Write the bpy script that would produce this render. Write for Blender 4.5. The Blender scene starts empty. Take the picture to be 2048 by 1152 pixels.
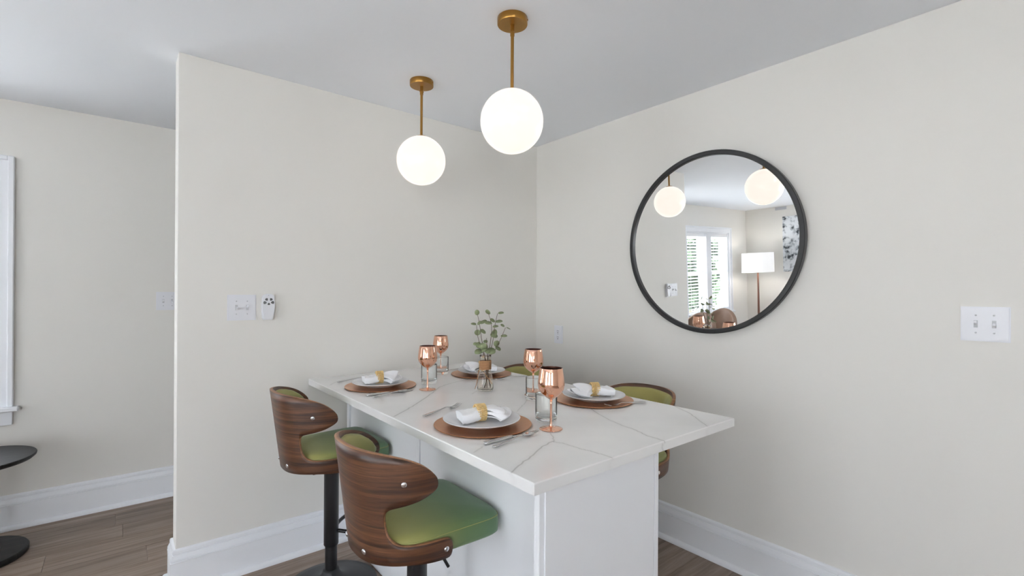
import bpy, bmesh, math, random
import numpy as np
from mathutils import Vector, Matrix

random.seed(7)
rng = np.random.default_rng(7)
PI = math.pi
scene = bpy.context.scene
col = scene.collection

# ---------------------------------------------------------------- camera
cam_d = bpy.data.cameras.new('camera')
cam = bpy.data.objects.new('camera', cam_d)
col.objects.link(cam)
R_ = Vector((0.7750356, -0.6318869, 0.0062237))
U_ = Vector((-0.0048237, 0.0039327, 0.9999806))
W_ = Vector((0.6318992, 0.7750506, 0.0))
cam.matrix_world = Matrix(((R_.x, U_.x, -W_.x, -2.38413), (R_.y, U_.y, -W_.y, -2.64226), (R_.z, U_.z, -W_.z, 1.35888), (0, 0, 0, 1)))
cam_d.sensor_fit = 'HORIZONTAL'
cam_d.sensor_width = 36.0
cam_d.lens = 964.61 / 2048 * 36
cam_d.shift_y = 10.69 / 2048
cam_d.clip_start = 0.02
scene.camera = cam

# ---------------------------------------------------------------- world, exposure
world = bpy.data.worlds.new('overcast_sky')
scene.world = world
world.use_nodes = True
bg = world.node_tree.nodes['Background']
bg.inputs[0].default_value = (0.89, 0.945, 1.0, 1)
bg.inputs[1].default_value = 6.6
sun_d = bpy.data.lights.new('sun', 'SUN')
sun_d.energy = 122.0
sun_d.angle = math.radians(1.5)
sun_d.color = (0.97, 0.985, 1.0)
sun = bpy.data.objects.new('sun', sun_d)
col.objects.link(sun)
sun.rotation_euler = (0, math.radians(38), 0)      # from the right of the house, so no beam enters the windows
scene.view_settings.view_transform = 'Standard'
scene.view_settings.look = 'None'
scene.view_settings.gamma = 1.0
scene.view_settings.use_curve_mapping = False
scene.view_settings.exposure = 0.56
scene.cycles.use_denoising = True
scene.cycles.max_bounces = 14
scene.cycles.diffuse_bounces = 8
scene.cycles.glossy_bounces = 6
scene.cycles.transmission_bounces = 10
scene.cycles.transparent_max_bounces = 12
scene.cycles.sample_clamp_indirect = 6.0
ADDED_DOWNLIGHT = 62.0
GLOBE = 0.70
H = 2.44


# ---------------------------------------------------------------- helpers
def lin(r, g, b):
    def f(c):
        c /= 255.0
        return c / 12.92 if c <= 0.04045 else ((c + 0.055) / 1.055) ** 2.4
    return (f(r), f(g), f(b), 1.0)


def nodes_of(name):
    m = bpy.data.materials.new(name)
    m.use_nodes = True
    nt = m.node_tree
    return m, nt, nt.nodes['Principled BSDF']


def mat(name, color, rough=0.5, metal=0.0, bump=None, vary=None, **kw):
    """bump = (scale, strength, distance); vary = (scale, amount)"""
    m, nt, b = nodes_of(name)
    b.inputs['Base Color'].default_value = color
    b.inputs['Roughness'].default_value = rough
    b.inputs['Metallic'].default_value = metal
    for k, v in kw.items():
        b.inputs[k.replace('_', ' ')].default_value = v
    tc = nt.nodes.new('ShaderNodeTexCoord')
    if bump:
        n = nt.nodes.new('ShaderNodeTexNoise')
        n.inputs['Scale'].default_value = bump[0]
        n.inputs['Detail'].default_value = 3
        nt.links.new(tc.outputs['Object'], n.inputs['Vector'])
        bp = nt.nodes.new('ShaderNodeBump')
        bp.inputs['Strength'].default_value = bump[1]
        bp.inputs['Distance'].default_value = bump[2]
        nt.links.new(n.outputs['Fac'], bp.inputs['Height'])
        nt.links.new(bp.outputs['Normal'], b.inputs['Normal'])
    if vary:
        n = nt.nodes.new('ShaderNodeTexNoise')
        n.inputs['Scale'].default_value = vary[0]
        n.inputs['Detail'].default_value = 4
        nt.links.new(tc.outputs['Object'], n.inputs['Vector'])
        mx = nt.nodes.new('ShaderNodeMixRGB')
        c = color
        a = vary[1]
        mx.inputs[1].default_value = (c[0] * (1 - a), c[1] * (1 - a), c[2] * (1 - a), 1)
        mx.inputs[2].default_value = (min(1, c[0] * (1 + a)), min(1, c[1] * (1 + a)), min(1, c[2] * (1 + a)), 1)
        nt.links.new(n.outputs['Fac'], mx.inputs[0])
        nt.links.new(mx.outputs[0], b.inputs['Base Color'])
    return m


def ramp(nt, stops):
    r = nt.nodes.new('ShaderNodeValToRGB')
    e = r.color_ramp.elements
    while len(e) < len(stops):
        e.new(0.5)
    for i, (p, c) in enumerate(stops):
        e[i].position = p
        e[i].color = c
    return r


def add(name, verts, faces, m, parent=None, smooth=False, loc=None, rot=None):
    me = bpy.data.meshes.new(name)
    me.from_pydata([tuple(v) for v in verts], [], [tuple(f) for f in faces])
    if m is not None:
        for q in (m if isinstance(m, (list, tuple)) else [m]):
            me.materials.append(q)
    if smooth:
        me.polygons.foreach_set('use_smooth', [True] * len(me.polygons))
    me.update()
    o = bpy.data.objects.new(name, me)
    col.objects.link(o)
    if parent:
        o.parent = parent
    if loc:
        o.location = loc
    if rot:
        o.rotation_euler = rot
    return o


def from_bm(name, bm, m, parent=None, smooth=False, loc=None, rot=None):
    bmesh.ops.recalc_face_normals(bm, faces=bm.faces)
    me = bpy.data.meshes.new(name)
    bm.to_mesh(me)
    bm.free()
    for q in (m if isinstance(m, (list, tuple)) else [m]):
        me.materials.append(q)
    if smooth:
        me.polygons.foreach_set('use_smooth', [True] * len(me.polygons))
    o = bpy.data.objects.new(name, me)
    col.objects.link(o)
    if parent:
        o.parent = parent
    if loc:
        o.location = loc
    if rot:
        o.rotation_euler = rot
    return o


def bm_box(bm, x0, x1, y0, y1, z0, z1):
    vs = [bm.verts.new(p) for p in ((x0, y0, z0), (x1, y0, z0), (x1, y1, z0), (x0, y1, z0), (x0, y0, z1), (x1, y0, z1), (x1, y1, z1), (x0, y1, z1))]
    for f in ((0, 3, 2, 1), (4, 5, 6, 7), (0, 1, 5, 4), (1, 2, 6, 5), (2, 3, 7, 6), (3, 0, 4, 7)):
        bm.faces.new([vs[i] for i in f])


def box(name, x0, x1, y0, y1, z0, z1, m, parent=None, bevel=0.0, segs=2, loc=None, rot=None):
    bm = bmesh.new()
    bm_box(bm, x0, x1, y0, y1, z0, z1)
    if bevel:
        bmesh.ops.bevel(bm, geom=list(bm.edges), offset=bevel, segments=segs, affect='EDGES', profile=0.5)
    return from_bm(name, bm, m, parent, False, loc, rot)


def lathe_data(profile, segs=48, cap=True):
    vs, fs = [], []
    idx = []
    for (r, z) in profile:
        if r < 1e-6:
            idx.append([len(vs)])
            vs.append((0, 0, z))
        else:
            idx.append(list(range(len(vs), len(vs) + segs)))
            for k in range(segs):
                a = 2 * PI * k / segs
                vs.append((r * math.cos(a), r * math.sin(a), z))
    for a, b in zip(idx, idx[1:]):
        if len(a) == 1 and len(b) == 1:
            continue
        for k in range(segs):
            k2 = (k + 1) % segs
            if len(a) == 1:
                fs.append((a[0], b[k2], b[k]))
            elif len(b) == 1:
                fs.append((a[k], a[k2], b[0]))
            else:
                fs.append((a[k], a[k2], b[k2], b[k]))
    return vs, fs


def lathe(name, profile, m, parent=None, segs=48, loc=None, rot=None, smooth=True, sharp=None):
    vs, fs = lathe_data(profile, segs)
    bm = bmesh.new()
    bv = [bm.verts.new(v) for v in vs]
    for f in fs:
        try:
            bm.faces.new([bv[i] for i in f])
        except ValueError:
            pass
    o = from_bm(name, bm, m, parent, smooth, loc, rot)
    if smooth and sharp:
        auto_sharp(o, sharp)
    return o


def auto_sharp(o, deg):
    me = o.data
    bm = bmesh.new()
    bm.from_mesh(me)
    for e in bm.edges:
        if len(e.link_faces) == 2 and e.calc_face_angle(0) > math.radians(deg):
            e.smooth = False
    bm.to_mesh(me)
    bm.free()


def tube_data(path, radius, n=8, caps=True, closed=False):
    """swept tube; radius scalar or list"""
    P = [Vector(p) for p in path]
    N = len(P)
    rad = radius if isinstance(radius, (list, tuple)) else [radius] * N
    vs, fs = [], []
    up = None
    for i, p in enumerate(P):
        if closed:
            t = (P[(i + 1) % N] - P[i - 1]).normalized()
        else:
            t = (P[min(i + 1, N - 1)] - P[max(i - 1, 0)]).normalized()
        if up is None:
            up = t.orthogonal().normalized()
        else:
            up = (up - t * up.dot(t))
            up = up.normalized() if up.length > 1e-6 else t.orthogonal().normalized()
        sd = t.cross(up)
        for k in range(n):
            a = 2 * PI * k / n
            vs.append(tuple(p + (up * math.cos(a) + sd * math.sin(a)) * rad[i]))
    for i in range(N if closed else N - 1):
        j = (i + 1) % N
        for k in range(n):
            k2 = (k + 1) % n
            fs.append((i * n + k, i * n + k2, j * n + k2, j * n + k))
    if caps and not closed:
        fs.append(tuple(range(n - 1, -1, -1)))
        fs.append(tuple(range((N - 1) * n, N * n)))
    return vs, fs


def tube(name, path, radius, m, parent=None, n=8, closed=False, loc=None, rot=None):
    vs, fs = tube_data(path, radius, n, True, closed)
    return add(name, vs, fs, m, parent, True, loc, rot)


def catmull(pts, per=6):
    P = [np.array(p, float) for p in pts]
    P = [2 * P[0] - P[1]] + P + [2 * P[-1] - P[-2]]
    out = []
    for i in range(1, len(P) - 2):
        for k in range(per):
            t = k / per
            a, b, c, d = P[i - 1], P[i], P[i + 1], P[i + 2]
            out.append(0.5 * (2 * b + (c - a) * t + (2 * a - 5 * b + 4 * c - d) * t * t + (3 * b - a - 3 * c + d) * t ** 3))
    out.append(P[-2])
    return out


def thing(name, label, cat, loc=(0, 0, 0), rz=0.0, group=None):
    o = bpy.data.objects.new(name, None)
    o.empty_display_size = 0.05
    col.objects.link(o)
    o.location = loc
    o.rotation_euler = (0, 0, rz)
    return tag(o, label, cat, group)


def tag(o, label, cat, group=None):
    o['label'] = label
    o['category'] = cat
    if group:
        o['group'] = group
    return o


def struct(o):
    o['kind'] = 'structure'
    return o


def dup(root, loc, rz, label, group=None):
    r = root.copy()
    col.objects.link(r)
    r.location = loc
    r.rotation_euler = (0, 0, rz)
    r['label'] = label
    if group:
        r['group'] = group
    for ch in list(root.children):
        c = ch.copy()
        col.objects.link(c)
        c.parent = r
        for g in list(ch.children):
            d = g.copy()
            col.objects.link(d)
            d.parent = c
    return r


# ---------------------------------------------------------------- materials
M = {}
M['wall'] = mat('warm_white_wall_paint', lin(227, 225, 220), 0.75, bump=(420, 0.10, 0.0015))
M['ceiling'] = mat('white_ceiling_paint', lin(241, 245, 251), 0.85, bump=(300, 0.10, 0.0015))
M['trim'] = mat('white_trim_paint', lin(236, 238, 242), 0.35, bump=(60, 0.03, 0.001))
M['cabinet'] = mat('white_cabinet_paint', lin(232, 234, 238), 0.38, bump=(90, 0.03, 0.001))
M['black_metal'] = mat('black_powder_coat', lin(22, 22, 24), 0.35, bump=(500, 0.12, 0.0006))
M['base_metal'] = mat('textured_black_base', lin(30, 32, 34), 0.42, bump=(700, 0.4, 0.001))
M['frame_black'] = mat('black_mirror_frame_paint', lin(26, 27, 30), 0.38, bump=(200, 0.08, 0.0008))
M['chrome'] = mat('polished_chrome', (0.78, 0.78, 0.8, 1), 0.12, 1.0, bump=(30, 0.02, 0.001))
M['steel'] = mat('stainless_steel', (0.62, 0.62, 0.63, 1), 0.2, 1.0, bump=(60, 0.04, 0.001))
M['mirror'] = mat('silvered_mirror_glass', (0.93, 0.94, 0.94, 1), 0.0, 1.0)
M['porcelain'] = mat('pale_grey_glazed_porcelain', lin(222, 223, 226), 0.25, bump=(80, 0.03, 0.001))
M['linen'] = mat('white_linen', lin(240, 241, 244), 0.85, bump=(900, 0.25, 0.0008), Sheen_Weight=0.2)
M['plastic'] = mat('white_plastic', lin(226, 227, 232), 0.3, bump=(50, 0.02, 0.0005))
M['slot'] = mat('dark_slot', lin(45, 45, 45), 0.7, bump=(50, 0.02, 0.0005))
M['button'] = mat('dark_grey_rubber_button', lin(88, 89, 90), 0.6, bump=(200, 0.05, 0.0005))
M['bead'] = mat('natural_wooden_bead', lin(224, 194, 136), 0.5, vary=(90, 0.18), bump=(300, 0.1, 0.0008))
M['twine'] = mat('jute_twine', lin(170, 128, 92), 0.95, vary=(250, 0.3), bump=(900, 0.6, 0.001))
M['leaf'] = mat('eucalyptus_leaf', lin(126, 136, 100), 0.6, vary=(40, 0.25), bump=(150, 0.15, 0.001))
M['stem'] = mat('eucalyptus_stem', lin(92, 72, 56), 0.75, vary=(60, 0.2), bump=(200, 0.2, 0.001))
M['leather'] = mat('tan_leather', lin(126, 100, 82), 0.5, vary=(12, 0.25), bump=(140, 0.25, 0.002))
M['lamp_wood'] = mat('walnut_lamp_pole', lin(112, 70, 52), 0.45, vary=(20, 0.2), bump=(80, 0.05, 0.001))
M['shade'] = mat('white_fabric_lampshade', lin(245, 245, 246), 0.9, bump=(700, 0.2, 0.001), Emission_Color=(1, 0.97, 0.93, 1), Emission_Strength=0.25)
M['blind'] = mat('white_blind_slat', lin(240, 241, 243), 0.45, bump=(60, 0.05, 0.001))
M['foliage'] = mat('tree_foliage', lin(52, 72, 46), 0.7, vary=(1.5, 0.5), bump=(20, 0.3, 0.01))
M['bark'] = mat('tree_bark', lin(92, 78, 66), 0.9, vary=(8, 0.3), bump=(30, 0.5, 0.01))
M['ground'] = mat('pale_concrete_ground', lin(214, 214, 212), 0.9, vary=(0.8, 0.15), bump=(40, 0.3, 0.004))
M['siding'] = mat('white_house_siding', lin(235, 236, 238), 0.7, bump=(20, 0.1, 0.002))
M['grille'] = mat('grey_vent_metal', lin(190, 192, 196), 0.5, bump=(60, 0.05, 0.001))


def m_brass():
    m, nt, b = nodes_of('brushed_brass')
    b.inputs['Base Color'].default_value = lin(158, 118, 60)
    b.inputs['Metallic'].default_value = 1.0
    b.inputs['Roughness'].default_value = 0.3
    tc = nt.nodes.new('ShaderNodeTexCoord')
    mp = nt.nodes.new('ShaderNodeMapping')
    mp.inputs['Scale'].default_value = (60, 60, 1200)
    n = nt.nodes.new('ShaderNodeTexNoise')
    n.inputs['Scale'].default_value = 1.0
    nt.links.new(tc.outputs['Object'], mp.inputs['Vector'])
    nt.links.new(mp.outputs['Vector'], n.inputs['Vector'])
    bp = nt.nodes.new('ShaderNodeBump')
    bp.inputs['Strength'].default_value = 0.15
    bp.inputs['Distance'].default_value = 0.001
    nt.links.new(n.outputs['Fac'], bp.inputs['Height'])
    nt.links.new(bp.outputs['Normal'], b.inputs['Normal'])
    return m


M['brass'] = m_brass()


def m_copper(name, hammered):
    m, nt, b = nodes_of(name)
    b.inputs['Base Color'].default_value = lin(232, 182, 156) if not hammered else lin(192, 140, 100)
    b.inputs['Metallic'].default_value = 1.0
    b.inputs['Roughness'].default_value = 0.3 if hammered else 0.06
    tc = nt.nodes.new('ShaderNodeTexCoord')
    if hammered:
        v = nt.nodes.new('ShaderNodeTexVoronoi')
        v.inputs['Scale'].default_value = 190
        nt.links.new(tc.outputs['Object'], v.inputs['Vector'])
        h = v.outputs['Distance']
        s, d = 0.22, 0.002
    else:
        n = nt.nodes.new('ShaderNodeTexNoise')
        n.inputs['Scale'].default_value = 40
        nt.links.new(tc.outputs['Object'], n.inputs['Vector'])
        h = n.outputs['Fac']
        s, d = 0.03, 0.001
    bp = nt.nodes.new('ShaderNodeBump')
    bp.inputs['Strength'].default_value = s
    bp.inputs['Distance'].default_value = d
    nt.links.new(h, bp.inputs['Height'])
    nt.links.new(bp.outputs['Normal'], b.inputs['Normal'])
    return m


M['copper'] = m_copper('polished_copper', False)
M['hammered'] = m_copper('hammered_copper', True)
M['goblet_inside'] = mat('shaded_copper_inside', lin(84, 54, 46), 0.35, 1.0, bump=(40, 0.03, 0.001))  # shade and dark reflections inside the cup, put into the base colour


def m_glass(name, tint, rough=0.0):
    m, nt, b = nodes_of(name)
    b.inputs['Base Color'].default_value = tint
    b.inputs['Roughness'].default_value = rough
    b.inputs['Transmission Weight'].default_value = 1.0
    b.inputs['IOR'].default_value = 1.45
    return m


M['glass'] = m_glass('clear_drinking_glass', (0.97, 0.985, 0.98, 1))
M['vase_glass'] = m_glass('warm_clear_vase_glass', (0.98, 0.95, 0.9, 1))


def m_pane():
    m = bpy.data.materials.new('window_pane_glass')
    m.use_nodes = True
    nt = m.node_tree
    nt.nodes.remove(nt.nodes['Principled BSDF'])
    out = nt.nodes['Material Output']
    tr = nt.nodes.new('ShaderNodeBsdfTransparent')
    tr.inputs[0].default_value = (0.97, 0.97, 0.975, 1)
    gl = nt.nodes.new('ShaderNodeBsdfGlossy')
    gl.inputs['Roughness'].default_value = 0.02
    mx = nt.nodes.new('ShaderNodeMixShader')
    mx.inputs[0].default_value = 0.05
    nt.links.new(tr.outputs[0], mx.inputs[1])
    nt.links.new(gl.outputs[0], mx.inputs[2])
    nt.links.new(mx.outputs[0], out.inputs[0])
    return m


M['pane'] = m_pane()


def m_emit(name, color, strength, coat=0.0):
    m, nt, b = nodes_of(name)
    b.inputs['Base Color'].default_value = (0.12, 0.115, 0.11, 1)
    b.inputs['Roughness'].default_value = 0.25
    b.inputs['Emission Color'].default_value = color
    b.inputs['Emission Strength'].default_value = strength
    if coat:
        b.inputs['Coat Weight'].default_value = coat
        b.inputs['Coat IOR'].default_value = 1.5
        b.inputs['Coat Roughness'].default_value = 0.03
    return m


M['globe'] = m_emit('lit_opal_glass', (1.0, 0.90, 0.81, 1), GLOBE)
M['added_light'] = m_emit('added_downlight_lens', (1.0, 0.955, 0.90, 1), ADDED_DOWNLIGHT)
M['bulb'] = m_emit('lit_lamp_bulb', (1.0, 0.93, 0.84, 1), 50.0)


def m_walnut(name, light):
    """grain runs along u (the metre-scaled arc), bands across v (height)"""
    m, nt, b = nodes_of(name)
    uv = nt.nodes.new('ShaderNodeUVMap')
    oi = nt.nodes.new('ShaderNodeObjectInfo')
    cmb = nt.nodes.new('ShaderNodeCombineXYZ')
    nt.links.new(oi.outputs['Random'], cmb.inputs[2])
    ad = nt.nodes.new('ShaderNodeVectorMath')
    ad.operation = 'MULTIPLY_ADD'
    ad.inputs[1].default_value = (1, 1, 1)
    nt.links.new(uv.outputs['UV'], ad.inputs[0])
    sc = nt.nodes.new('ShaderNodeVectorMath')
    sc.operation = 'SCALE'
    sc.inputs['Scale'].default_value = 3.0
    nt.links.new(cmb.outputs[0], sc.inputs[0])
    nt.links.new(sc.outputs[0], ad.inputs[2])
    mp1 = nt.nodes.new('ShaderNodeMapping')
    mp1.inputs['Scale'].default_value = (1.7, 62, 1)
    n1 = nt.nodes.new('ShaderNodeTexNoise')
    n1.inputs['Scale'].default_value = 1.0
    n1.inputs['Detail'].default_value = 5
    n1.inputs['Roughness'].default_value = 0.62
    n1.inputs['Distortion'].default_value = 0.35
    mp2 = nt.nodes.new('ShaderNodeMapping')
    mp2.inputs['Scale'].default_value = (22, 380, 1)
    n2 = nt.nodes.new('ShaderNodeTexNoise')
    n2.inputs['Scale'].default_value = 1.0
    n2.inputs['Detail'].default_value = 2
    for mp, n in ((mp1, n1), (mp2, n2)):
        nt.links.new(ad.outputs[0], mp.inputs['Vector'])
        nt.links.new(mp.outputs['Vector'], n.inputs['Vector'])
    if light:
        r1 = ramp(nt, [(0.3, lin(132, 90, 60)), (0.7, lin(176, 128, 90))])
    else:
        r1 = ramp(nt, [(0.30, lin(38, 20, 11)), (0.44, lin(66, 38, 22)), (0.56, lin(92, 57, 34)), (0.72, lin(114, 75, 47))])
    nt.links.new(n1.outputs['Fac'], r1.inputs['Fac'])
    r2 = ramp(nt, [(0.35, (0.62, 0.6, 0.58, 1)), (0.6, (1, 1, 1, 1))])
    nt.links.new(n2.outputs['Fac'], r2.inputs['Fac'])
    mx = nt.nodes.new('ShaderNodeMixRGB')
    mx.blend_type = 'MULTIPLY'
    mx.inputs[0].default_value = 0.75
    nt.links.new(r1.outputs[0], mx.inputs[1])
    nt.links.new(r2.outputs[0], mx.inputs[2])
    nt.links.new(mx.outputs[0], b.inputs['Base Color'])
    b.inputs['Roughness'].default_value = 0.42
    b.inputs['Coat Weight'].default_value = 0.12
    b.inputs['Coat Roughness'].default_value = 0.3
    bp = nt.nodes.new('ShaderNodeBump')
    bp.inputs['Strength'].default_value = 0.12
    bp.inputs['Distance'].default_value = 0.001
    nt.links.new(n2.outputs['Fac'], bp.inputs['Height'])
    nt.links.new(bp.outputs['Normal'], b.inputs['Normal'])
    return m


M['walnut'] = m_walnut('walnut_veneer', False)
M['walnut_edge'] = m_walnut('walnut_ply_edge', True)


def m_vinyl(name, pad):
    """soft upholstery, colour graded from olive at the back to green at the front"""
    m, nt, b = nodes_of(name)
    tc = nt.nodes.new('ShaderNodeTexCoord')
    sx = nt.nodes.new('ShaderNodeSeparateXYZ')
    nt.links.new(tc.outputs['Object'], sx.inputs[0])
    mr = nt.nodes.new('ShaderNodeMapRange')
    mr.inputs['From Min'].default_value = -0.20
    mr.inputs['From Max'].default_value = 0.16
    nt.links.new(sx.outputs['X'], mr.inputs['Value'])
    r = ramp(nt, [(0.0, lin(158, 150, 82)), (0.35, lin(134, 136, 76)), (0.75, lin(90, 114, 70)), (1.0, lin(78, 108, 74))])
    nt.links.new(mr.outputs[0], r.inputs['Fac'])
    nt.links.new(r.outputs[0], b.inputs['Base Color'])
    n = nt.nodes.new('ShaderNodeTexNoise')
    n.inputs['Scale'].default_value = 420
    n.inputs['Detail'].default_value = 2
    nt.links.new(tc.outputs['Object'], n.inputs['Vector'])
    bp = nt.nodes.new('ShaderNodeBump')
    bp.inputs['Strength'].default_value = 0.18
    bp.inputs['Distance'].default_value = 0.001
    nt.links.new(n.outputs['Fac'], bp.inputs['Height'])
    nt.links.new(bp.outputs['Normal'], b.inputs['Normal'])
    b.inputs['Roughness'].default_value = 0.5
    b.inputs['Sheen Weight'].default_value = 0.25
    b.inputs['Sheen Tint'].default_value = (0.75, 0.95, 0.8, 1)
    return m


M['vinyl'] = m_vinyl('olive_to_green_upholstery', False)
M['seam'] = mat('olive_seam_thread', lin(150, 152, 92), 0.7, bump=(900, 0.3, 0.0006))


def m_plank():
    m, nt, b = nodes_of('brown_vinyl_plank')
    tc = nt.nodes.new('ShaderNodeTexCoord')
    oi = nt.nodes.new('ShaderNodeObjectInfo')
    cmb = nt.nodes.new('ShaderNodeCombineXYZ')
    ml = nt.nodes.new('ShaderNodeMath')
    ml.operation = 'MULTIPLY'
    ml.inputs[1].default_value = 40.0
    nt.links.new(oi.outputs['Random'], ml.inputs[0])
    nt.links.new(ml.outputs[0], cmb.inputs[0])
    nt.links.new(ml.outputs[0], cmb.inputs[1])
    ad = nt.nodes.new('ShaderNodeVectorMath')
    nt.links.new(tc.outputs['Object'], ad.inputs[0])
    nt.links.new(cmb.outputs[0], ad.inputs[1])
    mp = nt.nodes.new('ShaderNodeMapping')
    mp.inputs['Scale'].default_value = (1.6, 26, 1)
    nt.links.new(ad.outputs[0], mp.inputs['Vector'])
    n = nt.nodes.new('ShaderNodeTexNoise')
    n.inputs['Scale'].default_value = 1.0
    n.inputs['Detail'].default_value = 5
    n.inputs['Roughness'].default_value = 0.65
    n.inputs['Distortion'].default_value = 0.6
    nt.links.new(mp.outputs['Vector'], n.inputs['Vector'])
    r = ramp(nt, [(0.25, lin(102, 86, 74)), (0.5, lin(138, 121, 108)), (0.75, lin(166, 150, 137))])
    nt.links.new(n.outputs['Fac'], r.inputs['Fac'])
    hs = nt.nodes.new('ShaderNodeHueSaturation')
    mv = nt.nodes.new('ShaderNodeMapRange')
    mv.inputs['To Min'].default_value = 0.82
    mv.inputs['To Max'].default_value = 1.12
    nt.links.new(oi.outputs['Random'], mv.inputs['Value'])
    nt.links.new(mv.outputs[0], hs.inputs['Value'])
    nt.links.new(r.outputs[0], hs.inputs['Color'])
    nt.links.new(hs.outputs[0], b.inputs['Base Color'])
    b.inputs['Roughness'].default_value = 0.5
    bp = nt.nodes.new('ShaderNodeBump')
    bp.inputs['Strength'].default_value = 0.08
    bp.inputs['Distance'].default_value = 0.002
    nt.links.new(n.outputs['Fac'], bp.inputs['Height'])
    nt.links.new(bp.outputs['Normal'], b.inputs['Normal'])
    return m


M['plank'] = m_plank()


def m_black_wood():
    m, nt, b = nodes_of('black_stained_oak')
    tc = nt.nodes.new('ShaderNodeTexCoord')
    mp = nt.nodes.new('ShaderNodeMapping')
    mp.inputs['Scale'].default_value = (8, 130, 8)
    mp.inputs['Rotation'].default_value = (0, 0, 0.5)
    nt.links.new(tc.outputs['Object'], mp.inputs['Vector'])
    n = nt.nodes.new('ShaderNodeTexNoise')
    n.inputs['Scale'].default_value = 1.0
    n.inputs['Detail'].default_value = 4
    nt.links.new(mp.outputs['Vector'], n.inputs['Vector'])
    r = ramp(nt, [(0.35, lin(15, 15, 15)), (0.58, lin(25, 24, 24)), (0.75, lin(60, 57, 54))])
    nt.links.new(n.outputs['Fac'], r.inputs['Fac'])
    nt.links.new(r.outputs[0], b.inputs['Base Color'])
    b.inputs['Roughness'].default_value = 0.5
    bp = nt.nodes.new('ShaderNodeBump')
    bp.inputs['Strength'].default_value = 0.2
    bp.inputs['Distance'].default_value = 0.001
    nt.links.new(n.outputs['Fac'], bp.inputs['Height'])
    nt.links.new(bp.outputs['Normal'], b.inputs['Normal'])
    return m


M['black_wood'] = m_black_wood()


def m_quartz():
    m, nt, b = nodes_of('veined_white_quartz')
    at = nt.nodes.new('ShaderNodeAttribute')
    at.attribute_name = 'vein'
    tc = nt.nodes.new('ShaderNodeTexCoord')
    n = nt.nodes.new('ShaderNodeTexNoise')
    n.inputs['Scale'].default_value = 3.0
    n.inputs['Detail'].default_value = 6
    nt.links.new(tc.outputs['Object'], n.inputs['Vector'])
    r = ramp(nt, [(0.35, lin(226, 226, 226)), (0.65, lin(236, 236, 235))])
    nt.links.new(n.outputs['Fac'], r.inputs['Fac'])
    mx = nt.nodes.new('ShaderNodeMixRGB')
    nt.links.new(at.outputs['Fac'], mx.inputs[0])
    nt.links.new(r.outputs[0], mx.inputs[1])
    mx.inputs[2].default_value = lin(166, 165, 164)
    nt.links.new(mx.outputs[0], b.inputs['Base Color'])
    b.inputs['Roughness'].default_value = 0.16
    b.inputs['Specular IOR Level'].default_value = 0.45
    return m


M['quartz'] = m_quartz()


def m_art():
    m, nt, b = nodes_of('black_and_white_print')
    tc = nt.nodes.new('ShaderNodeTexCoord')
    n = nt.nodes.new('ShaderNodeTexNoise')
    n.inputs['Scale'].default_value = 13.0
    n.inputs['Detail'].default_value = 5
    nt.links.new(tc.outputs['Object'], n.inputs['Vector'])
    r = ramp(nt, [(0.36, lin(60, 66, 72)), (0.43, lin(176, 182, 188)), (0.52, lin(222, 226, 230))])
    nt.links.new(n.outputs['Fac'], r.inputs['Fac'])
    nt.links.new(r.outputs[0], b.inputs['Base Color'])
    b.inputs['Roughness'].default_value = 0.7
    return m


M['art'] = m_art()

# ---------------------------------------------------------------- room shell
XD = -6.42      # far living room wall
YC = 1.29       # window wall
YR = -6.0       # wall behind the camera
PE = -2.18      # free end of the partition
PT = 0.13       # its thickness


def wall_with_holes(name, along, a0, a1, c0, c1, holes, z1=H):
    """slab wall; along = 'x' or 'y'; holes are (a, b, zlo, zhi)"""
    A = sorted({a0, a1, *[h[0] for h in holes], *[h[1] for h in holes]})
    Z = sorted({0.0, z1, *[h[2] for h in holes], *[h[3] for h in holes]})
    bm = bmesh.new()
    for i in range(len(A) - 1):
        for j in range(len(Z) - 1):
            ca, cz = (A[i] + A[i + 1]) / 2, (Z[j] + Z[j + 1]) / 2
            if any(h[0] < ca < h[1] and h[2] < cz < h[3] for h in holes):
                continue
            if along == 'x':
                bm_box(bm, A[i], A[i + 1], c0, c1, Z[j], Z[j + 1])
            else:
                bm_box(bm, c0, c1, A[i], A[i + 1], Z[j], Z[j + 1])
    bmesh.ops.remove_doubles(bm, verts=bm.verts, dist=1e-5)
    inner = [f for f in bm.faces if all(len(e.link_faces) > 2 for e in f.edges) and False]
    return struct(from_bm(name, bm, M['wall']))


W1 = (-4.18, -2.935, 0.70, 2.03)
W2a = (-5.74, -5.15, 0.72, 2.03)
W2b = (-5.00, -4.41, 0.72, 2.03)
R1 = (-5.8, -4.0, 0.12, 2.12)
L1 = (-5.2, -3.6, 0.12, 2.10)
L2 = (-2.6, -1.0, 0.12, 2.10)
wall_with_holes('wall_back', 'x', XD, 0.0, YC, YC + 0.14, [W1, (W2a[0], W2b[1], 0.72, 2.03)])
wall_with_holes('wall_rear', 'x', XD, 0.0, YR - 0.14, YR, [R1])
wall_with_holes('wall_right', 'y', YR - 0.14, YC + 0.14, 0.0, 0.14, [])
wall_with_holes('wall_left', 'y', YR - 0.14, YC + 0.14, XD - 0.14, XD, [L1, L2])
struct(box('wall_partition', PE, 0.0, 0.0, PT, 0.0, H, M['wall'], bevel=0.003))
struct(box('ceiling', XD - 0.14, 0.14, YR - 0.14, YC + 0.14, H, H + 0.12, M['ceiling']))

# floor: slab plus single planks
floor = struct(box('floor', XD - 0.14, 0.14, YR - 0.14, YC + 0.14, -0.1, -0.008, M['plank']))
PW, PL = 0.190, 1.22


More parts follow.
